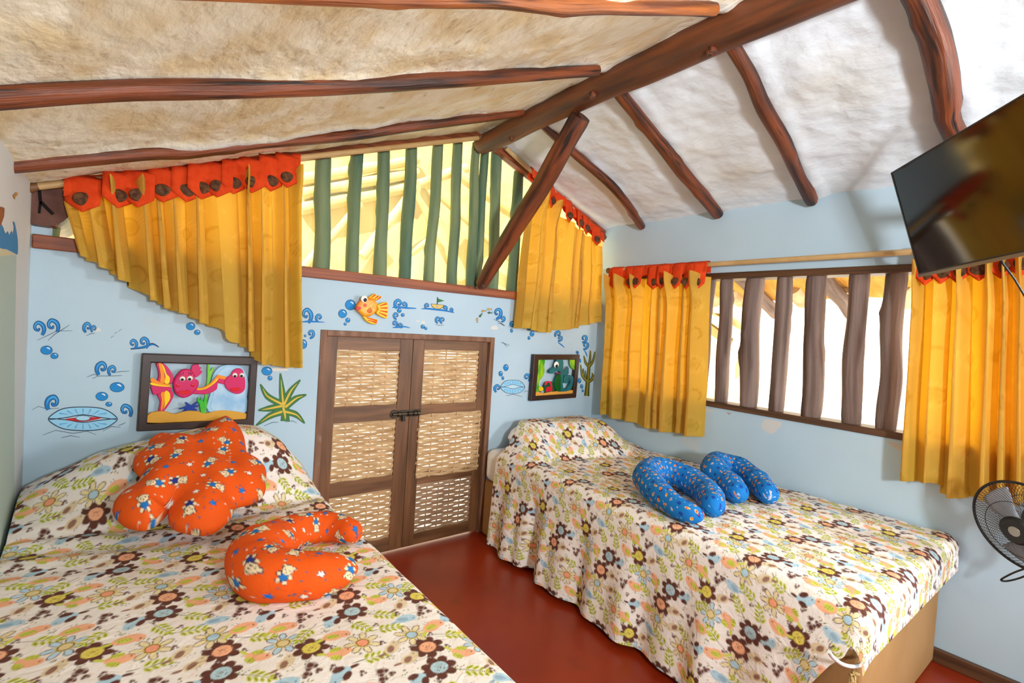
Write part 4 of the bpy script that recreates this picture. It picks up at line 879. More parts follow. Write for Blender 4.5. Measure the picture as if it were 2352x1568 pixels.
def picture_fish():
    mp = lambda x, y, o: bk(320 + x / 7.84, 810 + y / 7.84, o)
    root = thing('framed_relief', mp(1100, 1300, 0), 'wide dark framed wooden relief of a pink fish and a mirror', 'picture')
    m = MB(); m.quadframe([mp(*q, .034) for q in ((50, 10), (2140, 80), (2065, 1325), (-45, 1420))], [mp(*q, .034) for q in ((215, 180), (2000, 228), (1930, 1195), (140, 1285))], N_B, 0.03); m.build('frame', M_FRAME, root, bevel=0.004)
    relief('sand', root, [(150, 1262), (172, 1100), (300, 1060), (450, 1052), (640, 1100), (860, 1040), (1060, 1055), (1200, 1090), (1420, 1040), (1650, 1045), (1940, 1100), (1935, 1195), (1000, 1235)], .026, .014, paint((214, 156, 52)), sub=3, mp=mp)
    mr = relief('mirror', root, [(1245, 1060), (1270, 760), (1310, 440), (1400, 290), (1520, 225), (1700, 215), (1850, 270), (1930, 400), (1965, 560), (1940, 800), (1905, 1085)], .020, .010, paint((160, 200, 226)), sub=3, mp=mp)
    relief('mirror_glass', mr, [(1310, 1030), (1330, 760), (1380, 440), (1460, 320), (1560, 260), (1700, 255), (1820, 310), (1890, 430), (1915, 560), (1890, 800), (1860, 1060)], .0215, .004, make('painted_mirror', (140, 186, 222), (190, 216, 234), scale=(14, 14, 14), rough=.3), sub=3, mp=mp)
    rf = relief('reflected_fish', mr, [(1530, 545), (1560, 460), (1640, 400), (1690, 320), (1780, 280), (1860, 310), (1890, 420), (1910, 500), (1905, 640), (1860, 710), (1760, 742), (1640, 700), (1560, 630)], .032, .012, paint(PINK, .35), mp=mp)
    relief('reflected_fish', mr, [(1410, 400), (1560, 430), (1580, 470), (1530, 570), (1410, 545)], .029, .009, paint(PINK, .35), sub=0, mp=mp)
    relief('reflected_fish', mr, [(1410, 395), (1575, 432), (1545, 480), (1410, 462)], .030, .005, paint(ORNG, .35), sub=0, mp=mp, bev=.001)
    relief('lips', mr, [(1630, 655), (1700, 628), (1740, 645), (1780, 625), (1838, 660), (1770, 690), (1700, 688)], .035, .004, paint((214, 20, 24), .3), sub=2, mp=mp, bev=.0015)
    for x, y, px, py in ((1720, 402, 1722, 418), (1845, 402, 1842, 416)): eye(mr, mp, x, y, 46, .034, px, py)
    fb = relief('fish', root, [(610, 560), (630, 480), (690, 380), (760, 310), (850, 292), (930, 315), (985, 400), (1010, 470), (1070, 510), (1070, 590), (1020, 680), (930, 770), (800, 818), (690, 770), (630, 690)], .034, .020, paint(PINK, .35), bev=.007, mp=mp)
    for nm, pts, o, c in (('tail_fin', [(300, 190), (430, 190), (540, 290), (615, 430), (615, 530), (520, 560), (330, 515), (345, 420), (335, 300)], .024, PINK), ('tail_fin', [(215, 590), (400, 590), (560, 610), (580, 690), (420, 720), (265, 760), (220, 660)], .025, PINK),
                          ('tail_fin', [(330, 745), (480, 690), (600, 700), (612, 790), (540, 930), (440, 1050), (345, 1055), (375, 900), (345, 810)], .024, PINK), ('top_fin', [(930, 300), (960, 225), (1010, 210), (1075, 210), (1080, 255), (1125, 270), (1095, 300), (1135, 350), (1020, 445), (970, 370)], .026, PINK), ('arm_fin', [(1030, 650), (1160, 630), (1300, 550), (1410, 410), (1410, 600), (1380, 670), (1240, 740), (1100, 745), (960, 730)], .033, PINK),
                          ('tail_fin', [(345, 190), (400, 195), (430, 300), (455, 430), (455, 540), (375, 520), (385, 400)], .0265, ORNG), ('tail_fin', [(395, 195), (450, 260), (490, 380), (550, 450), (530, 555), (455, 540), (470, 430), (440, 330)], .027, YELP), ('tail_fin', [(220, 445), (320, 500), (440, 550), (555, 570), (555, 592), (400, 580), (215, 530)], .0275, ORNG),
                          ('tail_fin', [(215, 535), (400, 580), (555, 595), (550, 612), (400, 606), (215, 578)], .0275, YELP), ('tail_fin', [(385, 730), (455, 705), (465, 800), (440, 960), (385, 1050), (400, 850)], .0265, ORNG), ('tail_fin', [(460, 705), (520, 695), (555, 760), (540, 860), (400, 1050), (455, 950)], .027, YELP),
                          ('arm_fin', [(1030, 640), (1150, 620), (1280, 545), (1412, 400), (1412, 450), (1300, 560), (1170, 635), (1045, 655)], .0355, ORNG), ('arm_fin', [(1040, 655), (1170, 638), (1300, 562), (1412, 455), (1412, 495), (1300, 590), (1180, 655), (1060, 670)], .0357, YELP)):
        relief(nm, fb, pts, o, .012 if c == PINK else .003, paint(c, .35), bev=.003 if c == PINK else .001, sub=3, mp=mp)
    relief('lips', fb, [(680, 710), (770, 680), (820, 692), (870, 668), (935, 705), (860, 745), (780, 748)], .037, .004, paint((214, 20, 24), .3), sub=2, mp=mp, bev=.0015)
    for x, y, px, py in ((775, 468, 775, 482), (910, 460, 908, 474)): eye(fb, mp, x, y, 54, .036, px, py)
    wires('eyelashes', fb, [[(720, 425), (712, 385)], [(740, 405), (745, 362)], [(780, 395), (800, 345)], [(895, 395), (888, 350)], [(920, 395), (915, 345)], [(940, 400), (945, 355)]], .0345, paint((40, 14, 24)), mp, .0008)
    for x, y in ((698, 590), (960, 580)):
        c = mp(x, y, .0335); R = np.linalg.norm(mp(x + 42, y, .0335) - c); m = MB(); m.blob(c, R, .0018, R); m.build('cheek', paint((208, 14, 52), .4), fb)
    relief('seaweed', root, [(1225, 215), (1272, 215), (1275, 330), (1310, 265), (1340, 275), (1300, 400), (1260, 560), (1215, 660), (1222, 800), (1200, 1080), (1110, 1080), (1085, 930), (1045, 880), (1060, 790), (1090, 860), (1120, 800), (1150, 880), (1180, 760), (1205, 600), (1225, 420)], .026, .012, make('seaweed_green', (30, 176, 14), (148, 206, 20), scale=(18, 18, 12), rough=.4), sub=2, mp=mp)
    relief('starfish', root, [(720, 1000), (850, 960), (820, 900), (860, 895), (940, 945), (1020, 885), (1050, 905), (985, 965), (1062, 940), (1055, 975), (985, 990), (1040, 1020), (1030, 1042), (900, 1035), (820, 1055), (790, 1045), (840, 1010), (735, 1015)], .031, .010, paint((22, 56, 150), .35), sub=2, mp=mp)
    return root
picture_fish()
def picture_seahorse():
    mp = lambda x, y, o: bk(1200 + x / 11.2, 790 + y / 11.2, o)
    root = thing('framed_relief', mp(850, 1440, 0), 'small dark framed wooden relief of a green seahorse, near the room corner', 'picture')
    m = MB(); m.quadframe([mp(*q, .036) for q in ((310, 268), (1485, 275), (1385, 1380), (218, 1470))], [mp(*q, .036) for q in ((425, 402), (1385, 402), (1310, 1268), (345, 1335))], N_B, 0.034); m.build('frame', M_FRAME, root, bevel=0.004)
    relief('sand', root, [(345, 1338), (358, 1225), (480, 1240), (560, 1265), (700, 1215), (800, 1225), (950, 1200), (1080, 1215), (1320, 1180), (1318, 1268)], .028, .016, paint((222, 158, 66)), sub=3, mp=mp)
    GR = make('painted_green', (24, 150, 24), (170, 206, 20), scale=(20, 20, 14), rough=.4)
    relief('seaweed', root, [(420, 405), (580, 405), (565, 560), (575, 700), (530, 830), (460, 930), (430, 1030), (430, 1220), (355, 1225), (380, 950), (410, 650)], .026, .012, GR, sub=3, mp=mp)
    relief('seaweed', root, [(1225, 405), (1370, 405), (1370, 670), (1310, 640), (1240, 570)], .026, .012, GR, sub=2, mp=mp)
    TE = make('painted_teal', (8, 92, 104), (18, 112, 112), scale=(20, 20, 20), rough=.35)
    sh = relief('seahorse', root, [(880, 400), (1040, 400), (1055, 540), (1050, 640), (1070, 700), (1050, 850), (1040, 1040), (1080, 1170), (1180, 1110), (1240, 960), (1200, 880), (1150, 860), (1210, 900), (1180, 980), (1110, 1010), (1060, 960), (1070, 850), (1160, 785), (1300, 830), (1315, 950), (1260, 1150), (1120, 1215), (900, 1210), (830, 1080), (850, 920), (910, 790), (990, 740), (960, 705), (870, 690), (780, 760), (710, 745), (700, 670), (820, 590), (860, 520)], .034, .020, TE, bev=.005, sub=2, mp=mp)
    relief('belly', sh, [(890, 800), (985, 780), (990, 1000), (985, 1205), (900, 1205), (835, 1100), (845, 950)], .037, .010, paint((8, 84, 26), .35), sub=3, mp=mp)
    relief('wing', sh, [(1045, 770), (1100, 660), (1150, 560), (1195, 620), (1200, 760), (1090, 820)], .036, .008, TE, sub=1, mp=mp)
    relief('bow_tie', sh, [(850, 715), (920, 735), (1000, 715), (990, 780), (920, 765), (865, 790)], .041, .006, paint((104, 52, 82), .4), sub=1, mp=mp)
    eye(sh, mp, 872, 530, 62, .038, 880, 565)
    ch = relief('mask', root, [(560, 1250), (550, 1120), (580, 1030), (640, 960), (720, 965), (800, 990), (840, 1200), (760, 1220)], .031, .012, paint((16, 78, 52), .4), sub=2, mp=mp)
    relief('red_block', ch, [(622, 1112), (768, 1082), (780, 1205), (612, 1236)], .036, .008, paint((204, 26, 44), .35), sub=0, mp=mp)
    relief('red_arch', ch, [(578, 1050), (600, 985), (650, 952), (710, 955), (752, 1000), (768, 1080), (735, 1085), (715, 1020), (680, 992), (638, 1002), (616, 1060)], .036, .008, paint((214, 40, 60), .35), sub=2, mp=mp)
    relief('yellow_shell', root, [(440, 1200), (430, 1120), (470, 1090), (530, 1110), (545, 1180), (490, 1215)], .031, .010, paint((226, 190, 20), .4), sub=3, mp=mp)
    relief('pebble', root, [(490, 1250), (530, 1190), (560, 1250)], .034, .010, paint((140, 170, 210), .4), sub=3, mp=mp)
picture_seahorse()
def carved_fish():
    mp = lambda x, y, o: bk(780 + x / 6.19, 650 + y / 6.19, o)
    OR = make('painted_orange', (240, 128, 14), (250, 176, 30), scale=(14, 14, 14), rough=.4); YE = paint((250, 190, 20), .4); RD = paint((226, 84, 24), .4)
    m = MB(); c = mp(400, 345, 0.0); root = thing('carved_fish', c, 'orange carved wooden fish with big eye fixed to the wall above the door', 'ornament')
    relief('body', root, [(240, 355), (265, 300), (310, 240), (400, 205), (490, 225), (545, 290), (550, 370), (510, 430), (430, 475), (340, 460), (280, 410)], .036, .034, OR, bev=.012, mp=mp)
    tf = relief('tail_fin', root, [(540, 310), (680, 268), (695, 380), (685, 490), (640, 498), (520, 430), (555, 370)], .024, .022, YE, sub=2, bev=.004, mp=mp)
    for a, b in (((575, 325), (668, 292)), ((575, 355), (676, 352)), ((570, 392), (678, 410)), ((560, 420), (665, 465))): m = MB(); m.tube([mp(*a, .0245), mp(*b, .0245)], [.002, .0045], ns=8); m.build('fin_ray', RD, tf)
    bf = relief('back_fin', root, [(410, 205), (500, 145), (530, 170), (610, 190), (540, 248), (480, 225)], .024, .022, YE, sub=1, bev=.004, mp=mp)
    for a, b in (((455, 205), (510, 165)), ((500, 220), (550, 185)), ((530, 238), (585, 200))): m = MB(); m.tube([mp(*a, .0245), mp(*b, .0245)], [.002, .004], ns=8); m.build('fin_ray', RD, bf)
    lf = relief('belly_fin', root, [(325, 465), (400, 480), (500, 510), (552, 515), (525, 590), (450, 580), (380, 540)], .024, .022, YE, sub=1, bev=.004, mp=mp)
    for a, b in (((385, 492), (530, 535)), ((400, 525), (525, 562))): m = MB(); m.tube([mp(*a, .0245), mp(*b, .0245)], [.002, .004], ns=8); m.build('fin_ray', RD, lf)
    eye(root, mp, 350, 225, 48, .040, 362, 238)
    relief('lips', root, [(228, 362), (262, 330), (318, 352), (270, 382)], .042, .012, paint((206, 34, 40), .35), sub=2, bev=.003, mp=mp)
    relief('side_fin', root, [(395, 390), (450, 345), (470, 400), (430, 430)], .041, .006, paint((238, 120, 20), .4), sub=2, bev=.002, mp=mp)
    wires('side_fin', root, [[(410, 400), (445, 365)], [(415, 412), (460, 385)], [(425, 422), (465, 405)]], .0415, paint((110, 40, 20)), mp, .0009)
    st = []
    for x, y in ((440, 240), (475, 260), (505, 280), (460, 285), (490, 310), (520, 320), (480, 340), (510, 355), (535, 345)): st.append([(x + 13 * math.cos(t), y + 13 * math.sin(t)) for t in np.linspace(0.6, 5.6, 7)])
    wires('scales', root, st, .0362, paint((206, 120, 40)), mp, .0008)
    c = mp(362, 315, .0362); m = MB(); m.blob(c, .009, .0015, .009); m.build('cheek', paint((234, 90, 66)), root)
carved_fish()

# ------------------------------------------------------------------ beds
BEDZ = 0.535
def rbox(name, a, b, mat, parent, bev): m = MB(); m.box(a, b); return m.build(name, mat, parent, bevel=bev, seg=4)
def beds():
    r = thing('divan_base', (2.27, 1.47, 0), 'tan fabric bed base under the right bed, standing at the long window wall', 'bed base', 'bed bases')
    rbox('base_box', (1.815, 0.487, 0.0), (2.735, 2.485, 0.335), M_BASE, r, 0.018)
    m = MB(); c = on(1955, 1556, 1, 0.482); rr = random.Random(4)
    for k in range(26):
        a = rr.uniform(0, 6.28); q = c + np.array([rr.uniform(-.02, .02), 0, rr.uniform(-.015, .02)]); m.tube([q, q + np.array([0.012 * math.cos(a), -.008, .012 * math.sin(a)]), q + np.array([0.02 * math.cos(a + .6), -.012, .02 * math.sin(a + .6) - .012])], [.003, .0025, .001], ns=5)
    m.build('torn_stuffing', make('stuffing', (166, 132, 78), (198, 166, 104), scale=(60, 60, 60), rough=.9), r)
    m = MB(); m.box((1.800, 0.50, 0.338), (2.730, 2.475, BEDZ - 0.004)); o = m.build('mattress', M_WHITE, bevel=0.045, seg=5); tag(o, 'white mattress of the right bed, its bare corner showing beside the door', 'mattress', 'mattresses')
    l = thing('divan_base', (0.24, 1.4, 0), 'tan fabric bed base hidden under the left bed with orange pillows', 'bed base', 'bed bases')
    rbox('base_box', (-0.215, 0.45, 0.0), (0.655, 2.485, 0.335), M_BASE, l, 0.018)
    m = MB(); m.box((-0.225, 0.46, 0.338), (0.665, 2.475, BEDZ - 0.004)); o = m.build('mattress', M_WHITE, bevel=0.045, seg=5); tag(o, 'white mattress hidden under the bedspread of the left bed', 'mattress', 'mattresses')
beds()
def fold(d, r):
    d = np.maximum(d, 0); a = np.minimum(d / r, math.pi / 2); rest = np.maximum(d - r * math.pi / 2, 0)
    return r * np.sin(a), r * (1 - np.cos(a)) + rest
def hump_left(x, y):
    prof = np.interp(x, [-.26, -.18, -.02, .12, .28, .40, .50, .58, .66, .72], [0.055, .10, .175, .215, .245, .250, .235, .185, .09, 0.02])
    rise = sstep(2.055, 2.30, y) * 0.8 + sstep(2.045, 2.10, y) * 0.2; fall = 1 - 0.35 * sstep(2.38, 2.49, y)
    return prof * rise * fall
def hump_right(x, y):
    cx = sstep(1.78, 2.0, x) * (1 - 0.75 * sstep(2.50, 2.74, x)); fr = 1.97 + 0.06 * np.sin(7 * x)
    return 0.165 * cx * (sstep(fr, fr + 0.30, y) * .85 + sstep(fr, fr + .07, y) * .15) * (1 - .3 * sstep(2.38, 2.5, y))
def spread_left():
    x0, x1, y0, y1 = -0.232, 0.655, 0.44, 2.478; drop = 0.42; st = 0.0029
    U = np.arange(0, x1 - x0 + drop, st); V = np.arange(-0.25, y1 - y0, st); X, Y = np.meshgrid(U, V, indexing='ij')
    ox, dz = fold(X - (x1 - x0), 0.06); oy, dzy = fold(-Y, 0.06)
    x = x0 + np.minimum(X, x1 - x0) + ox; y = y0 + np.maximum(Y, 0) - oy
    z = BEDZ + 0.006 + hump_left(x, y) * (1 - np.minimum(dz / 0.12, 1)) - dz - dzy * (dz < 0.05)
    top = np.exp(-dz * 30)
    z += (0.0028 * lump(x, y, 51, 16) + 0.0014 * lump(x, y, 52, 44)) * top + 0.002
    # loose ripples running off the pillow
    z += 0.006 * sstep(1.6, 2.0, y) * (1 - sstep(2.02, 2.06, y)) * np.sin(y * 42 + 3 * np.sin(x * 5)) * top
    x = x + 0.012 * np.sin(y * 13) * np.minimum(dz / 0.3, 1)
    x = np.where(Y > 1.5, np.maximum(x, LX + 0.012), x)
    C = T_SPREAD.sample(X * 0.97 + .25 * Y, -Y * 0.97 + 0.25 * X)
    o = grid_obj('bedspread', np.stack([x, y, z], -1), C, M_SPREAD)
    tag(o, 'bird and flower print bedspread on the left bed, carrying the orange pillows', 'bedspread', 'bird and flower bedspreads')
def spread_right():
    x0, x1, y0, y1 = 1.752, 2.735, 0.490, 2.45; drop, foot = 0.545, 0.165; st = 0.0037; r = 0.05
    U = np.arange(-drop, x1 - x0, st); V = np.arange(-foot, y1 - y0, st); X, Y = np.meshgrid(U, V, indexing='ij')
    X = np.where(X < 0, X * np.clip(np.interp(Y, [-.03, 0.03, 0.09, 0.17], [0.13, 0.21, 0.33, 0.545]) / drop, 0, 1), X)   # hem pulled up at the foot corner
    a = np.maximum(-X, 0); b = np.maximum(-Y, 0); both = np.hypot(a, b); phi = np.arctan2(b, a + 1e-9)
    # hem follows the floor; the foot panel is shorter
    out, dz = fold(both, r)
    flare = 0.10 * np.clip(dz, 0, 1)
    x = x0 + np.maximum(X, 0) - np.where(both > 0, np.cos(phi) * (out + flare), 0)
    y = y0 + np.maximum(Y, 0) - np.where(both > 0, np.sin(phi) * (out + flare * .3), 0)
    x += (Y * 0.045 - 0.02) * (X <= 0.3) * (1 - sstep(0, 0.3, X))     # front edge runs slightly out towards the foot
    # drape waves down the side
    sw = sstep(0.05, 0.45, dz) * (a > 0)
    x -= sw * (0.018 * np.sin(Y * 15 + 1.2) + 0.012 * np.sin(Y * 33 + 0.5)) * np.cos(phi)
    y += sw * 0.01 * np.sin(Y * 21) * np.cos(phi)
    z = BEDZ + 0.008 + hump_right(x, y) * (1 - np.minimum(dz / 0.25, 1)) - dz
    top = np.exp(-dz * 25); z += (0.003 * lump(x, y, 61, 15) + 0.0015 * lump(x, y, 62, 40)) * top
    z = np.maximum(z, 0.012)
    # pleat near the head of the side
    pl = np.exp(-((Y - 1.50) / 0.035) ** 2) * sw; x += 0.045 * pl
    P = np.stack([x, y, z], -1)
    # the cloth stops short of the wall at the head: slanting edge, white sheet beyond it
    ye = 2.315 + 0.14 * sstep(1.72, 2.25, x0 + X) - y0 - 0.02 * np.minimum(a, .5)
    sc = ye / (y1 - y0); Yn = np.where(Y > 1.2, 1.2 + (Y - 1.2) * (ye - 1.2) / (y1 - y0 - 1.2), Y); P[..., 1] += np.where(Y > 1.2, Yn - Y, 0)
    zz = BEDZ + 0.008 + hump_right(P[..., 0], P[..., 1]); P[..., 2] = np.where((dz < 1e-6) & (Y > 1.2), zz + (0.003 * lump(P[..., 0], P[..., 1], 61, 15) + .0015 * lump(P[..., 0], P[..., 1], 62, 40)), P[..., 2])
    C = T_SPREAD.sample(P[..., 1] * 0 + Yn, X)
    o = grid_obj('bedspread', P, C, M_SPREAD, flip=False)
    tag(o, 'bird and flower print bedspread hanging from the right bed under the blue pillows', 'bedspread', 'bird and flower bedspreads')
spread_left(); spread_right()
def bed_pillow(label, c, hx, hy, hz, rot=0.0, tilt=0.0):
    n = 36; u = np.linspace(-1, 1, n); A, B = np.meshgrid(u, u, indexing='ij'); R = np.array(Matrix.Rotation(rot, 3, 'Z') @ Matrix.Rotation(tilt, 3, 'X'))
    k = (1 - np.abs(A) ** 4) ** 0.5 * (1 - np.abs(B) ** 3.2) ** 0.5; pin = 1 - 0.10 * (1 - np.abs(A) ** 2) * np.abs(B) ** 3; pin2 = 1 - 0.10 * (1 - np.abs(B) ** 2) * np.abs(A) ** 3
    m = MB()
    for sg in (1, -1):
        P = np.stack([A * hx * np.sqrt(1 - .42 * B ** 2), B * hy * np.sqrt(1 - .42 * A ** 2), sg * hz * k + .003 * lump(A, B, 71, 5) * k], -1).reshape(-1, 3) @ R.T + np.array(c)
        F = [(i * n + j, (i + 1) * n + j, (i + 1) * n + j + 1, i * n + j + 1) for i in range(n - 1) for j in range(n - 1)]
        if sg < 0: F = [f[::-1] for f in F]
        m.add(P, F, 0, None, True)
    return tag(m.build('bed_pillow', M_WHITE), label, 'pillow', 'white bed pillows')
bed_pillow('white bed pillow at the head of the right bed, half under the spread', (2.29, 2.350, 0.607), 0.40, 0.132, 0.082)
bed_pillow('white bed pillow under the left bedspread, its corner showing right of the orange pillows', (0.285, 2.36, 0.628), 0.37, 0.12, 0.075, tilt=.15)

# ------------------------------------------------------------------ toy cushions
def star_cushion():
    p0 = np.array([0.2, 1.80, 0.600]); t = math.radians(22); n = np.array([0, -math.sin(t), math.cos(t)]); ay = np.array([0, math.cos(t), math.sin(t)]); ax = np.array([1.0, 0, 0])
    poly = [(1080, 62), (1165, 105), (1222, 195), (1245, 290), (1262, 368), (1365, 425), (1415, 495), (1418, 610), (1390, 700), (1300, 758), (1180, 790), (1142, 815), (1120, 880), (1060, 950), (960, 1018), (850, 1034), (730, 1015), (620, 975), (582, 900), (578, 830), (560, 870), (500, 930), (380, 990), (230, 968), (135, 895), (105, 800), (180, 700), (285, 640), (345, 545), (320, 515), (282, 460), (285, 390), (345, 335), (415, 285), (415, 245), (500, 205), (630, 213), (770, 225), (835, 205), (900, 145), (990, 80)]
    P2 = []
    for x, y in poly:
        q = onp(230 + x / 3.733, 960 + y / 3.733, p0, n) - p0; P2.append((q @ ax, q @ ay))
    P2 = np.array([np.array(q) for q in smooth(P2, 6)]); c = P2.mean(0); d = P2 - c
    th = np.unwrap(np.arctan2(d[:, 1], d[:, 0])); rad = np.hypot(d[:, 0], d[:, 1]); o = np.argsort(th % (2 * np.pi)); thm, rm = (th % (2 * np.pi))[o], rad[o]
    nu, nv = 420, 90; T = np.linspace(0, 2 * np.pi, nu + 1)[:-1]; Rb = np.interp(T, thm, rm, period=2 * np.pi)
    rho = np.linspace(0.002, 1, nv); u = c[0] + np.outer(Rb * np.cos(T), rho); v = c[1] + np.outer(Rb * np.sin(T), rho)
    bx, by = c[0] + Rb * np.cos(T), c[1] + Rb * np.sin(T); seg = slice(None, None, 2)
    D = np.min(np.hypot(u[..., None] - bx[seg], v[..., None] - by[seg]), -1); D[:, -1] = 0
    k = np.sqrt(1 - (1 - np.clip(D / 0.105, 0, 1)) ** 2)
    rid = 0.010 * lump(u, v, 81, 20) + 0.005 * lump(u, v, 82, 48); crease = 0.020 * np.exp(-((v + 0.03 - .25 * (u - .1)) / 0.02) ** 2) * sstep(-.05, .1, u)
    H = 0.075 * k + rid * k - crease * k
    base = p0 + u[..., None] * ax + v[..., None] * ay
    C = T_BEAR.sample(u + 0.02 * np.sin(v * 9), v)
    Pf = base + (H + 0.012)[..., None] * n; Pb = base - (0.018 * k - 0.012)[..., None] * n
    G = np.concatenate([Pf, Pb[:, ::-1][:, 1:]], 1); CC = np.concatenate([C, C[:, ::-1][:, 1:]], 1)
    o = grid_obj('toy_pillow', G, CC, M_ORANGE, closed_u=True)
    tag(o, 'big lobed orange bear print pillow leaning on the head of the left bed', 'pillow', 'toy pillows')
star_cushion()
def tube_cushion(label, px, rad, zc, tile, mat, zfloor, squash=0.9, seed=0, lift=None, grp='toy pillows'):
    P = np.array([on(x, y, 2, zc) for x, y in px]); 
    if lift is not None: P[:, 2] += np.array(lift)
    Q = np.array(smooth(P, 26, False)); n = len(Q); s = np.concatenate([[0], np.cumsum(np.linalg.norm(np.diff(Q, axis=0), axis=1))]); L = s[-1]
    m = max(120, int(L / 0.0032)); ss = np.linspace(0, L, m); Q = np.stack([np.interp(ss, s, Q[:, k]) for k in range(3)], -1)
    R = np.interp(ss, np.linspace(0, L, len(rad)), rad); e = 0.055
    R = R * np.sqrt(np.clip(1 - (1 - np.clip(ss / e, 0, 1)) ** 2, 0.0004, 1)) * np.sqrt(np.clip(1 - (1 - np.clip((L - ss) / e, 0, 1)) ** 2, 0.0004, 1))
    T = np.gradient(Q, axis=0); T /= np.linalg.norm(T, axis=1)[:, None]; S = np.cross(T, [0, 0, 1]); S /= np.linalg.norm(S, axis=1)[:, None]; Uv = np.cross(S, T)
    na = 110; a = np.linspace(0, 2 * np.pi, na + 1); A, SS = np.meshgrid(a, ss, indexing='ij')
    wr = 1 + 0.05 * lump(SS * 1.0, np.sin(A) * .06, 90 + seed, 38) + 0.02 * lump(SS, np.cos(A) * .05, 95 + seed, 95)
    rr = R[None, :] * wr
    G = Q[None] + (rr * np.cos(A))[..., None] * S[None] + (rr * squash * np.sin(A))[..., None] * Uv[None]
    zf = zfloor(G[..., 0], G[..., 1]) if callable(zfloor) else zfloor
    G[..., 2] = np.maximum(G[..., 2], zf + 0.004)
    C = tile.sample(SS + seed * .05, ((A + math.pi / 2) % (2 * math.pi) - math.pi) * R[None, :])
    o = grid_obj('toy_pillow', G, C, mat, flip=True); tag(o, label, 'pillow', grp)
tube_cushion('orange crescent shaped bear print pillow lying on the left bed', [(822, 1232), (775, 1211), (712, 1212), (650, 1232), (592, 1280), (612, 1316), (680, 1322), (750, 1315), (822, 1300)],
             [0.040, 0.048, 0.056, 0.066, 0.082, 0.078, 0.072, 0.062, 0.036], BEDZ + 0.055, T_BEAR, M_ORANGE, BEDZ + 0.006, seed=1)
tube_cushion('blue crescent rocket print pillow in front, nearer the middle of the right bed', [(1618, 1187), (1560, 1170), (1506, 1136), (1484, 1110), (1510, 1095), (1570, 1105), (1622, 1132), (1640, 1170)],
             [0.036, 0.050, 0.060, 0.064, 0.064, 0.062, 0.060, 0.044], BEDZ + 0.055, T_ROCKET, M_BLUE, BEDZ + 0.008, squash=1.0, seed=2, lift=[0, .005, .02, .035, .035, .02, .005, 0])
tube_cushion('blue crescent rocket print pillow behind, nearer the window wall', [(1703, 1140), (1676, 1118), (1640, 1098), (1646, 1084), (1690, 1086), (1735, 1108), (1772, 1143)],
             [0.046, 0.060, 0.064, 0.060, 0.058, 0.056, 0.044], BEDZ + 0.06, T_ROCKET, M_BLUE, BEDZ + 0.008, squash=1.0, seed=3, lift=[0, .01, .035, .04, .03, .01, 0])

# ------------------------------------------------------------------ television, fan, cable
def television():
    c = np.array([2.23, 0.415, 1.805]); n = np.array([-.626, .719, -.302]); rt = np.array([-.757, -.653, .014]); up = np.cross(n, rt); up *= np.sign(up[2]); w, h = .365, .215
    root = thing('television', (WX, 0.30, 1.80), 'flat black television on a wall arm above the right end of the long window', 'television')
    m = MB(); m.obox(c - n * 0.016, rt * w, n * 0.014, up * h); m.build('back_panel', M_BLACK, root, bevel=0.004)
    m = MB(); q = [c + n * 0.004 + rt * a * w + up * b * h for a, b in ((-1, -1), (1, -1), (1, 1), (-1, 1))]; i = [c + n * 0.004 + rt * a * (w - .006) + up * (b * h + (.008 if b < 0 else -.006)) for a, b in ((-1, -1), (1, -1), (1, 1), (-1, 1))]
    m.quadframe(q, i, n, 0.006); m.build('bezel', make('bezel_grey', (64, 62, 60), rough=.3, metal=.6), root, bevel=0.001)
    m = MB(); m.prism([c + n * 0.0015 + rt * a * (w - .005) + up * b * (h - .005) for a, b in ((-1, -1), (1, -1), (1, 1), (-1, 1))], n, 0.004); m.build('screen', M_SCREEN, root)
    m = MB(); m.obox(c - up * (h + .004) + n * 0.0, rt * w, n * 0.008, up * 0.006); m.build('bottom_strip', M_SILVER, root, bevel=0.001)
    m = MB(); b = c - n * 0.03; m.obox(b - n * .01, rt * .11, n * .008, up * .10); j = np.array([2.60, 0.18, 1.82]); m.beam(b - n * .015, j, .035, .05); m.beam(j, (WX - .02, 0.30, 1.82), .035, .05); m.box((WX - .03, 0.24, 1.70), (WX, 0.36, 1.94)); m.build('wall_arm', M_BLACK, root)
    f = lambda x, y, k: c - n * 0.03 + 0
    s = onp(2303, 604, c - n * 0.03, n); m = MB(); e1 = onp(2330, 640, c - n * .06, n); e2 = onp(2360, 690, c - n * .1, n)
    m.tube([s + up * .05, s, e1, e2, (WX - .02, e2[1] - .05, 1.2)], 0.0032, ns=8); m.build('power_cable', M_BLACK, root)
television()
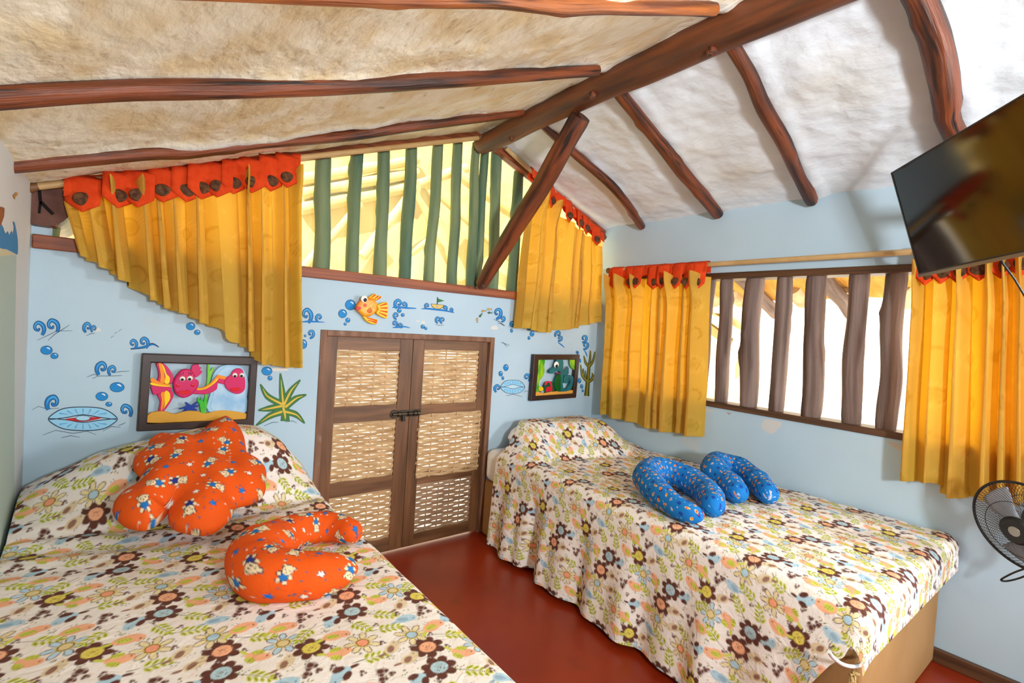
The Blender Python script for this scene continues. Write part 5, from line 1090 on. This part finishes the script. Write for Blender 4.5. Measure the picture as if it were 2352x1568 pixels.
def fan():
    c = np.array([2.455, 0.232, 0.711]); n = np.array([-.873, .412, -.257]); n /= np.linalg.norm(n); a = np.cross(n, [0, 0, 1]); a /= np.linalg.norm(a); b = np.cross(a, n); b *= np.sign(b[2]); R = 0.156
    root = thing('wall_fan', (WX, 0.12, 0.60), 'black wire caged fan in front of the right wall, right of the bed foot', 'fan')
    P = lambda r, t, d: c + r * (math.cos(t) * a + math.sin(t) * b) + d * n
    ring = lambda r, d: [P(r, t, d) for t in np.linspace(0, 2 * math.pi, 65)]
    m = MB(); m.tube(ring(R, 0), 0.0048, ns=8, cap=False); m.build('guard_rim', M_WIRE, root)
    def guard(sg, depth, name, swirl, N=72):
        m = MB()
        for k in range(N):
            t0 = 2 * math.pi * k / N
            m.tube([P(R * f, t0 + swirl * (1 - f) ** 1.0 * 1.6, sg * depth * (1 - f ** 3.2) ** .8) for f in np.linspace(0.30, 1.0, 12)], 0.00075, ns=4, cap=False)
        for f in (0.62, 0.30): m.tube(ring(R * f, sg * depth * (1 - f ** 3.2) ** .8), 0.0012, ns=5, cap=False)
        return m.build(name, M_WIRE, root)
    g = guard(1, 0.042, 'front_guard', 1); guard(-1, 0.060, 'rear_guard', -1)
    m = MB(); m.tube([P(0, 0, .034), P(0, 0, .046), P(0, 0, .050)], [0.047, 0.047, 0.040], ns=28); m.build('hub_badge', M_BLACK, g)
    m = MB(); m.tube([P(0, 0, .0495), P(0, 0, .0515)], [0.018, 0.017], ns=24); m.build('badge_disc', M_SILVER, g)
    for k in range(3):
        t0 = 0.5 + k * 2 * math.pi / 3; V = []; nn = 10
        for i in range(nn):
            f = i / (nn - 1); r = 0.026 + f * (R * .86 - .026); w = 0.30 + 0.52 * math.sin(min(1, f * 1.1) * 2.2)
            for j in range(7):
                q = j / 6 - .5; V.append(P(r, t0 + q * w + 0.35 * f, 0.03 * -q * (1 - .4 * f) - .004))
        m = MB(); m.add(V, [(i * 7 + j, i * 7 + j + 1, (i + 1) * 7 + j + 1, (i + 1) * 7 + j) for i in range(nn - 1) for j in range(6)], 0, None, True); o = m.build('blade', make('fan_blade_plastic', (150, 150, 156), rough=.3), root)
        s = o.modifiers.new('thickness', 'SOLIDIFY'); s.thickness = 0.0016
    m = MB(); m.tube([P(0, 0, .012), P(0, 0, -.02)], [.028, .028], ns=20); m.build('hub', M_BLACK, root)
    m = MB(); m.tube([P(0, 0, -.058), P(0, 0, -.075), P(0, 0, -.13), P(0, 0, -.15)], [.045, .055, .052, .03], ns=24); m.build('motor', M_BLACK, root)
    m = MB(); m.tube([P(0, 0, -.12), (WX - .06, 0.10, 0.62), (WX, 0.10, 0.60)], .016, ns=12); m.box((WX - .012, 0.05, 0.52), (WX, 0.15, 0.70)); m.build('wall_bracket', M_BLACK, root)
    q = lambda x, y: onp(x, y, c - n * .03, n); m = MB(); m.tube([np.array(v) for v in smooth([q(2375, 1300), q(2335, 1312), q(2300, 1330), q(2312, 1334), q(2345, 1326), q(2385, 1308)], 6, False)], 0.0032, ns=8); m.build('carry_loop', M_WIRE, root)
fan()
m = MB(); yb = 0.468; pts = [on(x, y, 1, yb) for x, y in ((1905, 1496), (1912, 1508), (1935, 1525), (1962, 1530), (1985, 1521), (2010, 1490))]
m.tube(smooth([np.array(p) for p in pts], 5, False), 0.0052, ns=10); tag(m.build('cable', paint((214, 214, 212))), 'white cable looping out under the bedspread at the foot of the right bed', 'cable')

# ------------------------------------------------------------------ outside
def outside():
    struct(MB().box((-8, -8, -3.2), (16, 16, -3.1)).build('floor_outside', M_GROUND))
    struct(MB().box((6.6, -8, -3.1), (6.9, 12, 4.2)).build('wall_outside', M_EXT))
    struct(MB().box((-4, 4.6, -3.1), (5.2, 4.9, 5.2)).build('wall_outside', M_EXTY))
    struct(MB().box((-1, 4.15, -3.1), (3.6, 4.35, 1.42)).build('wall_outside', M_EXT))
    # eave of this roof beyond the long window
    nx, ny = 40, 120; x = np.linspace(WX + 0.02, 3.82, nx); y = np.linspace(-1.5, 3.2, ny); X, Y = np.meshgrid(x, y, indexing='ij'); Z = ceil_right(X) + 0.015 * lump(X, Y, 101, 9) + 0.008 * lump(X, Y, 102, 30) - 0.04
    struct(grid_obj('ceiling_eave', np.stack([X, Y, Z], -1), None, M_EAVE))
    m = MB(); m.prism([(WX + .12, -1.5, ceil_right(WX + .12) + .02), (3.84, -1.5, ceil_right(3.84) + .02), (3.84, -1.5, ceil_right(3.84) + .10), (WX + .12, -1.5, ceil_right(WX + .12) + .12)], (0, -1, 0), 4.7); struct(m.build('roof_eave', M_EAVE))
    for k, (pa, pb) in enumerate((((1755, 634), (1784, 702)), ((1928, 618), (1962, 672)))):
        ax_ = 3.05; p = on(*pa, 0, ax_); zz = ceil_right(ax_) - 0.08; yy = p[1]; q = on(*pb, 0, 3.95); b = MB(); b.log([(ax_ - .2, q[1] - .03, ceil_right(ax_ - .2) - .10), (3.95, q[1], ceil_right(3.95) - .09)], [0.05, 0.045], seed=110 + k, ns=14)
        tag(b.build('eave_rafter', M_BARLOG), ('pole end of an eave rafter seen between the third and fourth window bars', 'pole end of an eave rafter seen beside the sixth window bar')[k], 'rafter', 'eave rafters')
    for k, px in enumerate((1640, 1700, 1768 + 75, 1960, 2085)):
        p = on(px, 690, 0, 3.85); b = MB(); b.tube([(3.66, p[1], ceil_right(3.66) - .02), (3.88, p[1], ceil_right(3.88) - .02)], 0.062, ns=18)
        tag(b.build('roof_tile', make('pale_clay_tile', (190, 160, 120), (216, 188, 150), scale=(12, 12, 12), rough=.9)), ('round clay tile end at the eave behind the curtain edge', 'round clay tile end at the eave, second from the left', 'round clay tile end in the middle of the eave', 'round clay tile end at the eave by the sixth bar', 'round clay tile end at the eave beside the right curtain')[k], 'roof tile', 'tile ends along the eave')
    # neighbouring house corner with a drainpipe
    xx = 4.9; P = lambda a, b, d=0.0: on(a, b, 0, xx + d)
    h = thing('neighbour_house', P(1640, 1000), 'corner of a cream house with a sloping roof edge outside the long window', 'house')
    m = MB(); q = [P(1480, 700), P(1560, 690), P(1690, 790), P(1676, 1100), P(1480, 1100)]; m.prism(q, (-1, 0, 0), .5); m.build('house_wall', M_NEIGH, h)
    m = MB(); m.prism([P(1500, 622, -.12), P(1632, 712, -.12), P(1708, 772, -.12), P(1706, 784, -.12), P(1690, 782, -.12), P(1625, 735, -.12), P(1500, 650, -.12)], (-1, 0, 0), .6); m.prism([P(1628, 706, -.15), P(1700, 722, -.15), P(1700, 728, -.15), P(1640, 718, -.15)], (-1, 0, 0), .3); m.build('roof_edge', make('neighbour_roof', (206, 176, 122), (226, 200, 150), scale=(10, 10, 10), rough=.9), h)
    m = MB(); m.tube([P(1700, 770, -.2), P(1694, 790, -.22), P(1684, 815, -.22), P(1680, 840, -.22), P(1674, 1000, -.22)], [.05, .05, .045, .035, .035], ns=14); m.build('drain_pipe', paint((232, 228, 218)), h)
    # timbers fixed on the ochre gable opposite the barred opening
    pf = thing('porch_frame', on(960, 424, 1, 4.53), 'pale pole frame of the porch roof seen through the green gable bars', 'roof frame')
    LAY = (0, 0, 0, 1, 2, 3, 2, 3, 1, 2); Q = lambda a, b, k: on(a, b, 1, 4.53 - 0.13 * LAY[k])
    T = [((690, 412), (960, 366), .05), ((690, 446), (960, 396), .05), ((690, 482), (960, 425), .055), ((955, 424), (1062, 640), .07), ((1070, 385), (960, 424), .05), ((1050, 396), (1212, 520), .05), ((1000, 440), (1208, 630), .035), ((832, 590), (955, 430), .045), ((690, 620), (830, 470), .04), ((930, 590), (1000, 540), .04)]
    for k, (a, b_, r) in enumerate(T):
        b = MB(); b.log([Q(*a, k), Q(*b_, k)], [r, r * .9], seed=130 + k, ns=12); b.build('pole', make('pale_pole', (196, 164, 96), (212, 184, 120), scale=(5, 5, 5), rough=.9) if k == 0 else bpy.data.materials['pale_pole'], pf)
outside()
